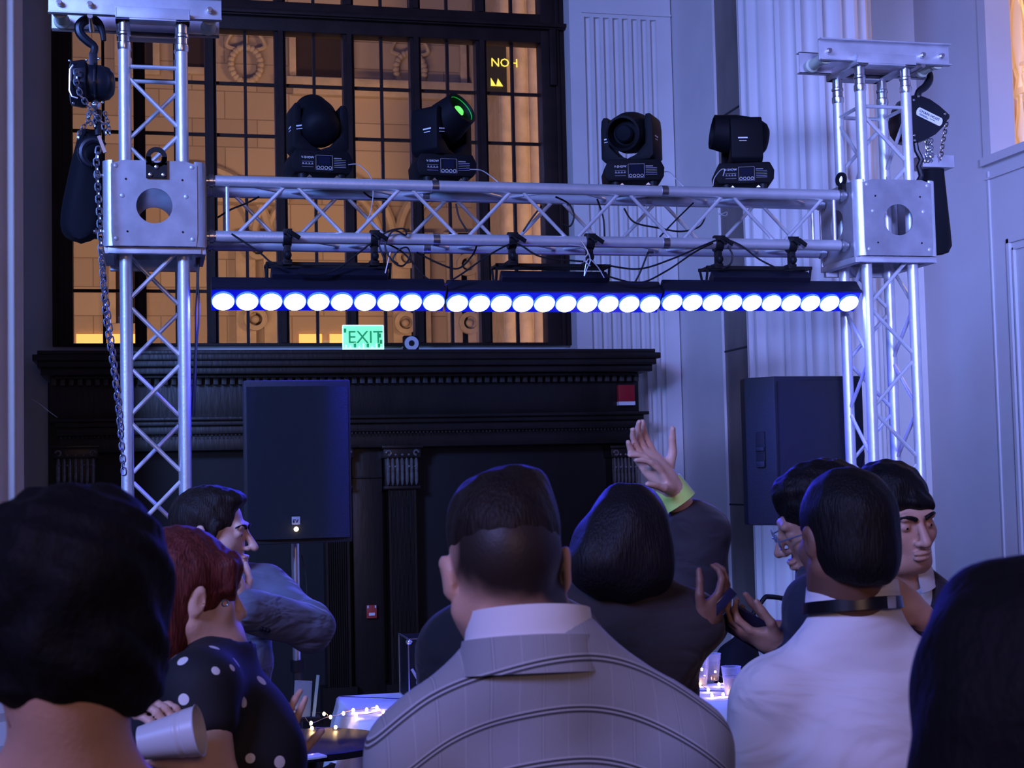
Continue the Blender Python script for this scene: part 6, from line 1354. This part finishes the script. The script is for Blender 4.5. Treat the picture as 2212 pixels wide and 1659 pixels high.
# fairy lights
BULB = mat('fairy_bulb', (1, .8, .5), .3, emit=(1.0, .62, .25), estr=55); CW_ = mat('copper_wire', (.5, .3, .15), .3, 1.0)
def fairy(label, pts, z=None, wires=None, off=.012):
    P = [PZ(px, py, ZT + off) if h is None else PD(px, py, h) for px, py, h in pts]
    c = P[0]; t = thing('fairy_lights', label, 'string lights', (c.x, c.y, ZT + .001))
    for p in P: MB().ell(p, (.0062, .0062, .0078), 10, 8).build('bulb', BULB, t)
    for wr in wires: MB().tube(curve_pts([P[i] + V((0, 0, .004 * (k % 2))) for k, i in enumerate(wr)], 5), .0014, 5).build('copper_wire', CW_, t)
dF = (dt - CAM).dot(FWD)
fairy('warm fairy lights strung from the small dark table to the left white cloth', [(636, 1552, None), (650, 1539, None), (656, 1548, None), (672, 1562, None), (674, 1573, None), (700, 1542, None), (714, 1549, None), (725, 1571, None), (742, 1541, None), (763, 1534, None), (769, 1546, None), (792, 1533, None), (814, 1528, None), (828, 1538, None)], wires=[(1, 5, 6, 8, 9, 11, 12, 13), (0, 2, 3, 6, 10, 13), (3, 4, 7)])
fairy('warm fairy lights coiled among the plastic cups on the right table', [(1499, 1440, None), (1516, 1446, None), (1522, 1462, None), (1512, 1478, None), (1530, 1490, None), (1545, 1452, None), (1553, 1478, None), (1562, 1500, None), (1538, 1502, None), (1604, 1470, None), (1612, 1482, None), (1600, 1488, None), (1617, 1490, None), (1608, 1496, None), (1568, 1470, None)], wires=[(0, 1, 2, 3, 4, 8, 7, 6, 5, 14, 9, 10, 12, 13, 11)])
WINE = mat('pale_drink', (.85, .62, .45), .1, trans=.6)
for (px_, pb, pt, lab, lq) in ((1581, 1502, 1441, 'clear plastic cup half full of pale drink, nearest on the right table', .62), (1513, 1480, 1421, 'clear plastic cup at the plaid shoulder, leftmost on the right table', .3), (1539, 1470, 1413, 'clear plastic cup behind the others on the right table', .25)):
    q = PZ(px_, pb, ZT); dd_ = (q - CAM).dot(FWD); h_ = (pb - pt) * dd_ / FPX; q.z = ZT + .001
    cup('plastic_cup', lab, q, (0, 0, 1), h_, h_ * .24, h_ * .345, liquid=(WINE, lq), group='plastic cups on the right table')
# card holder and bottle on the dark table
q = PZ(655, 1556, ZT); cdh = thing('menu_card', 'pale card leaning in a stand beside the left speaker pole', 'card', q)
MB().box(q + V((0, .02, .085)), (.075, .004, .15), Euler((-.15, .12, .2)).to_matrix()).build('card', mat('grey_card', (.16, .19, .20), .6), cdh)
MB().box(q + V((.055, .02, .09)), (.010, .012, .18), Euler((-.1, .16, .2)).to_matrix()).build('stand_edge', mat('green_glass_edge', (.25, .32, .26), .2), cdh); MB().bb(q + V((-.05, -.03, -.0)), q + V((.07, .06, .012))).build('stand_foot', BLK, cdh)
q = PZ(662, 1640, ZT); ph = thing('phone', 'pale phone lying on the small dark table at the bottom of the photo', 'phone', q)
MB().box(q + V((0, 0, .0065)), (.13, .07, .009), Euler((0, 0, .35)).to_matrix()).build('phone_body', mat('pale_phone', (.65, .62, .7), .25), ph, bevel=.003); MB().bb(q + V((-.03, -.01, .012)), q + V((-.01, .01, .013))).build('camera_bump', BLK, ph)
# hand truck by the column foot
YH2 = 8.0; ht = thing('hand_truck', 'black hand truck with a bent tubular handle at the foot of the big column', 'cart', PY(1640, 1400, YH2) * 1)
P = [PY(*p, YH2) for p in ((1560, 1470), (1585, 1400), (1612, 1350), (1648, 1296), (1662, 1289), (1700, 1295), (1706, 1305), (1702, 1400), (1700, 1470))]
zlow = .06; P = [V((P[0].x - .1, YH2, zlow))] + P + [V((P[-1].x, YH2, zlow))]
MB().tube(curve_pts(P, 4), .014, 8).build('handle_frame', BLKM, ht); MB().bb((P[0].x, YH2 - .14, .03), (P[-1].x, YH2 + .02, .05)).build('toe_plate', BLKM, ht)
for x in (P[0].x, P[-1].x): MB().cyl((x - .02, YH2 + .04, .09), (x + .02, YH2 + .04, .09), .088, 20).build('wheel', CABLE, ht)
MB().cyl(PY(1704, 1300, YH2) + V((0, -.02, 0)), PY(1704, 1300, YH2) + V((0, .02, 0)), .022, 12).build('handle_knob', mat('dull_brass', (.35, .28, .2), .4, .6), ht)
q = PY(1595, 1425, YH2 - .35); S = SDF((q.x - .3, q.y - .3, 0), (q.x + .3, q.y + .3, q.z + .3), .015)
bgT = thing('equipment_bag', 'slumped black equipment bag in front of the hand truck', 'bag', (q.x, q.y, 0)); S.ell((q.x, q.y, q.z - .05), (.13, .11, .17), None, .05); S.cone((q.x, q.y, .12), (q.x, q.y, q.z - .1), .15, .12, .05); S.ell((q.x + .05, q.y, q.z + .08), (.05, .05, .06), None, .05); S.half((0, 0, .012), (0, 0, -1)); S.wrinkle(.006, 30, 30, 25, 1); S.build('bag_body', BAGM, bgT, 2)
# clear lamp-like chandelier in the next room
CHW = mat('chandelier_glass', (.9, .78, .6), .35, emit=(1.0, .62, .28), estr=.25)
ct = PXX(2206, 150, XR + .95)
ch_ = thing('chandelier', 'glowing chandelier of pale vase-shaped spindles seen through the wall opening', 'lamp', (ct.x + .1, ct.y, ct.z - .5))
for k in range(5):
    a_ = PI * (.55 + k * .22); x, y = ct.x + .16 + .17 * math.cos(a_), ct.y + .17 * math.sin(a_)
    MB().lathe([(-.62, .02), (-.52, .045), (-.34, .018), (-.22, .012), (-.16, .03), (-.05, .012), (.05, .035), (.22, .055), (.45, .04), (.62, .012)], (x, y, ct.z), n=16).build('spindle', CHW, ch_)
MB().ring((ct.x + .16, ct.y, ct.z - .20), (0, 0, 1), .12, .2, .05).ring((ct.x + .16, ct.y, ct.z + .02), (0, 0, 1), .13, .19, .03).build('ring', CHW, ch_)
MB().ell(ct + V((-.06, -.2, -.16)), (.022, .022, .028), 14, 10).build('bulb', mat('hot_bulb', (1, .9, .7), .3, emit=(1.0, .75, .4), estr=20), ch_)
MB().cyl((ct.x + .16, ct.y, ct.z + .5), (ct.x + .16, ct.y, ct.z + 2.2), .008, 8).build('chain', CW_, ch_)
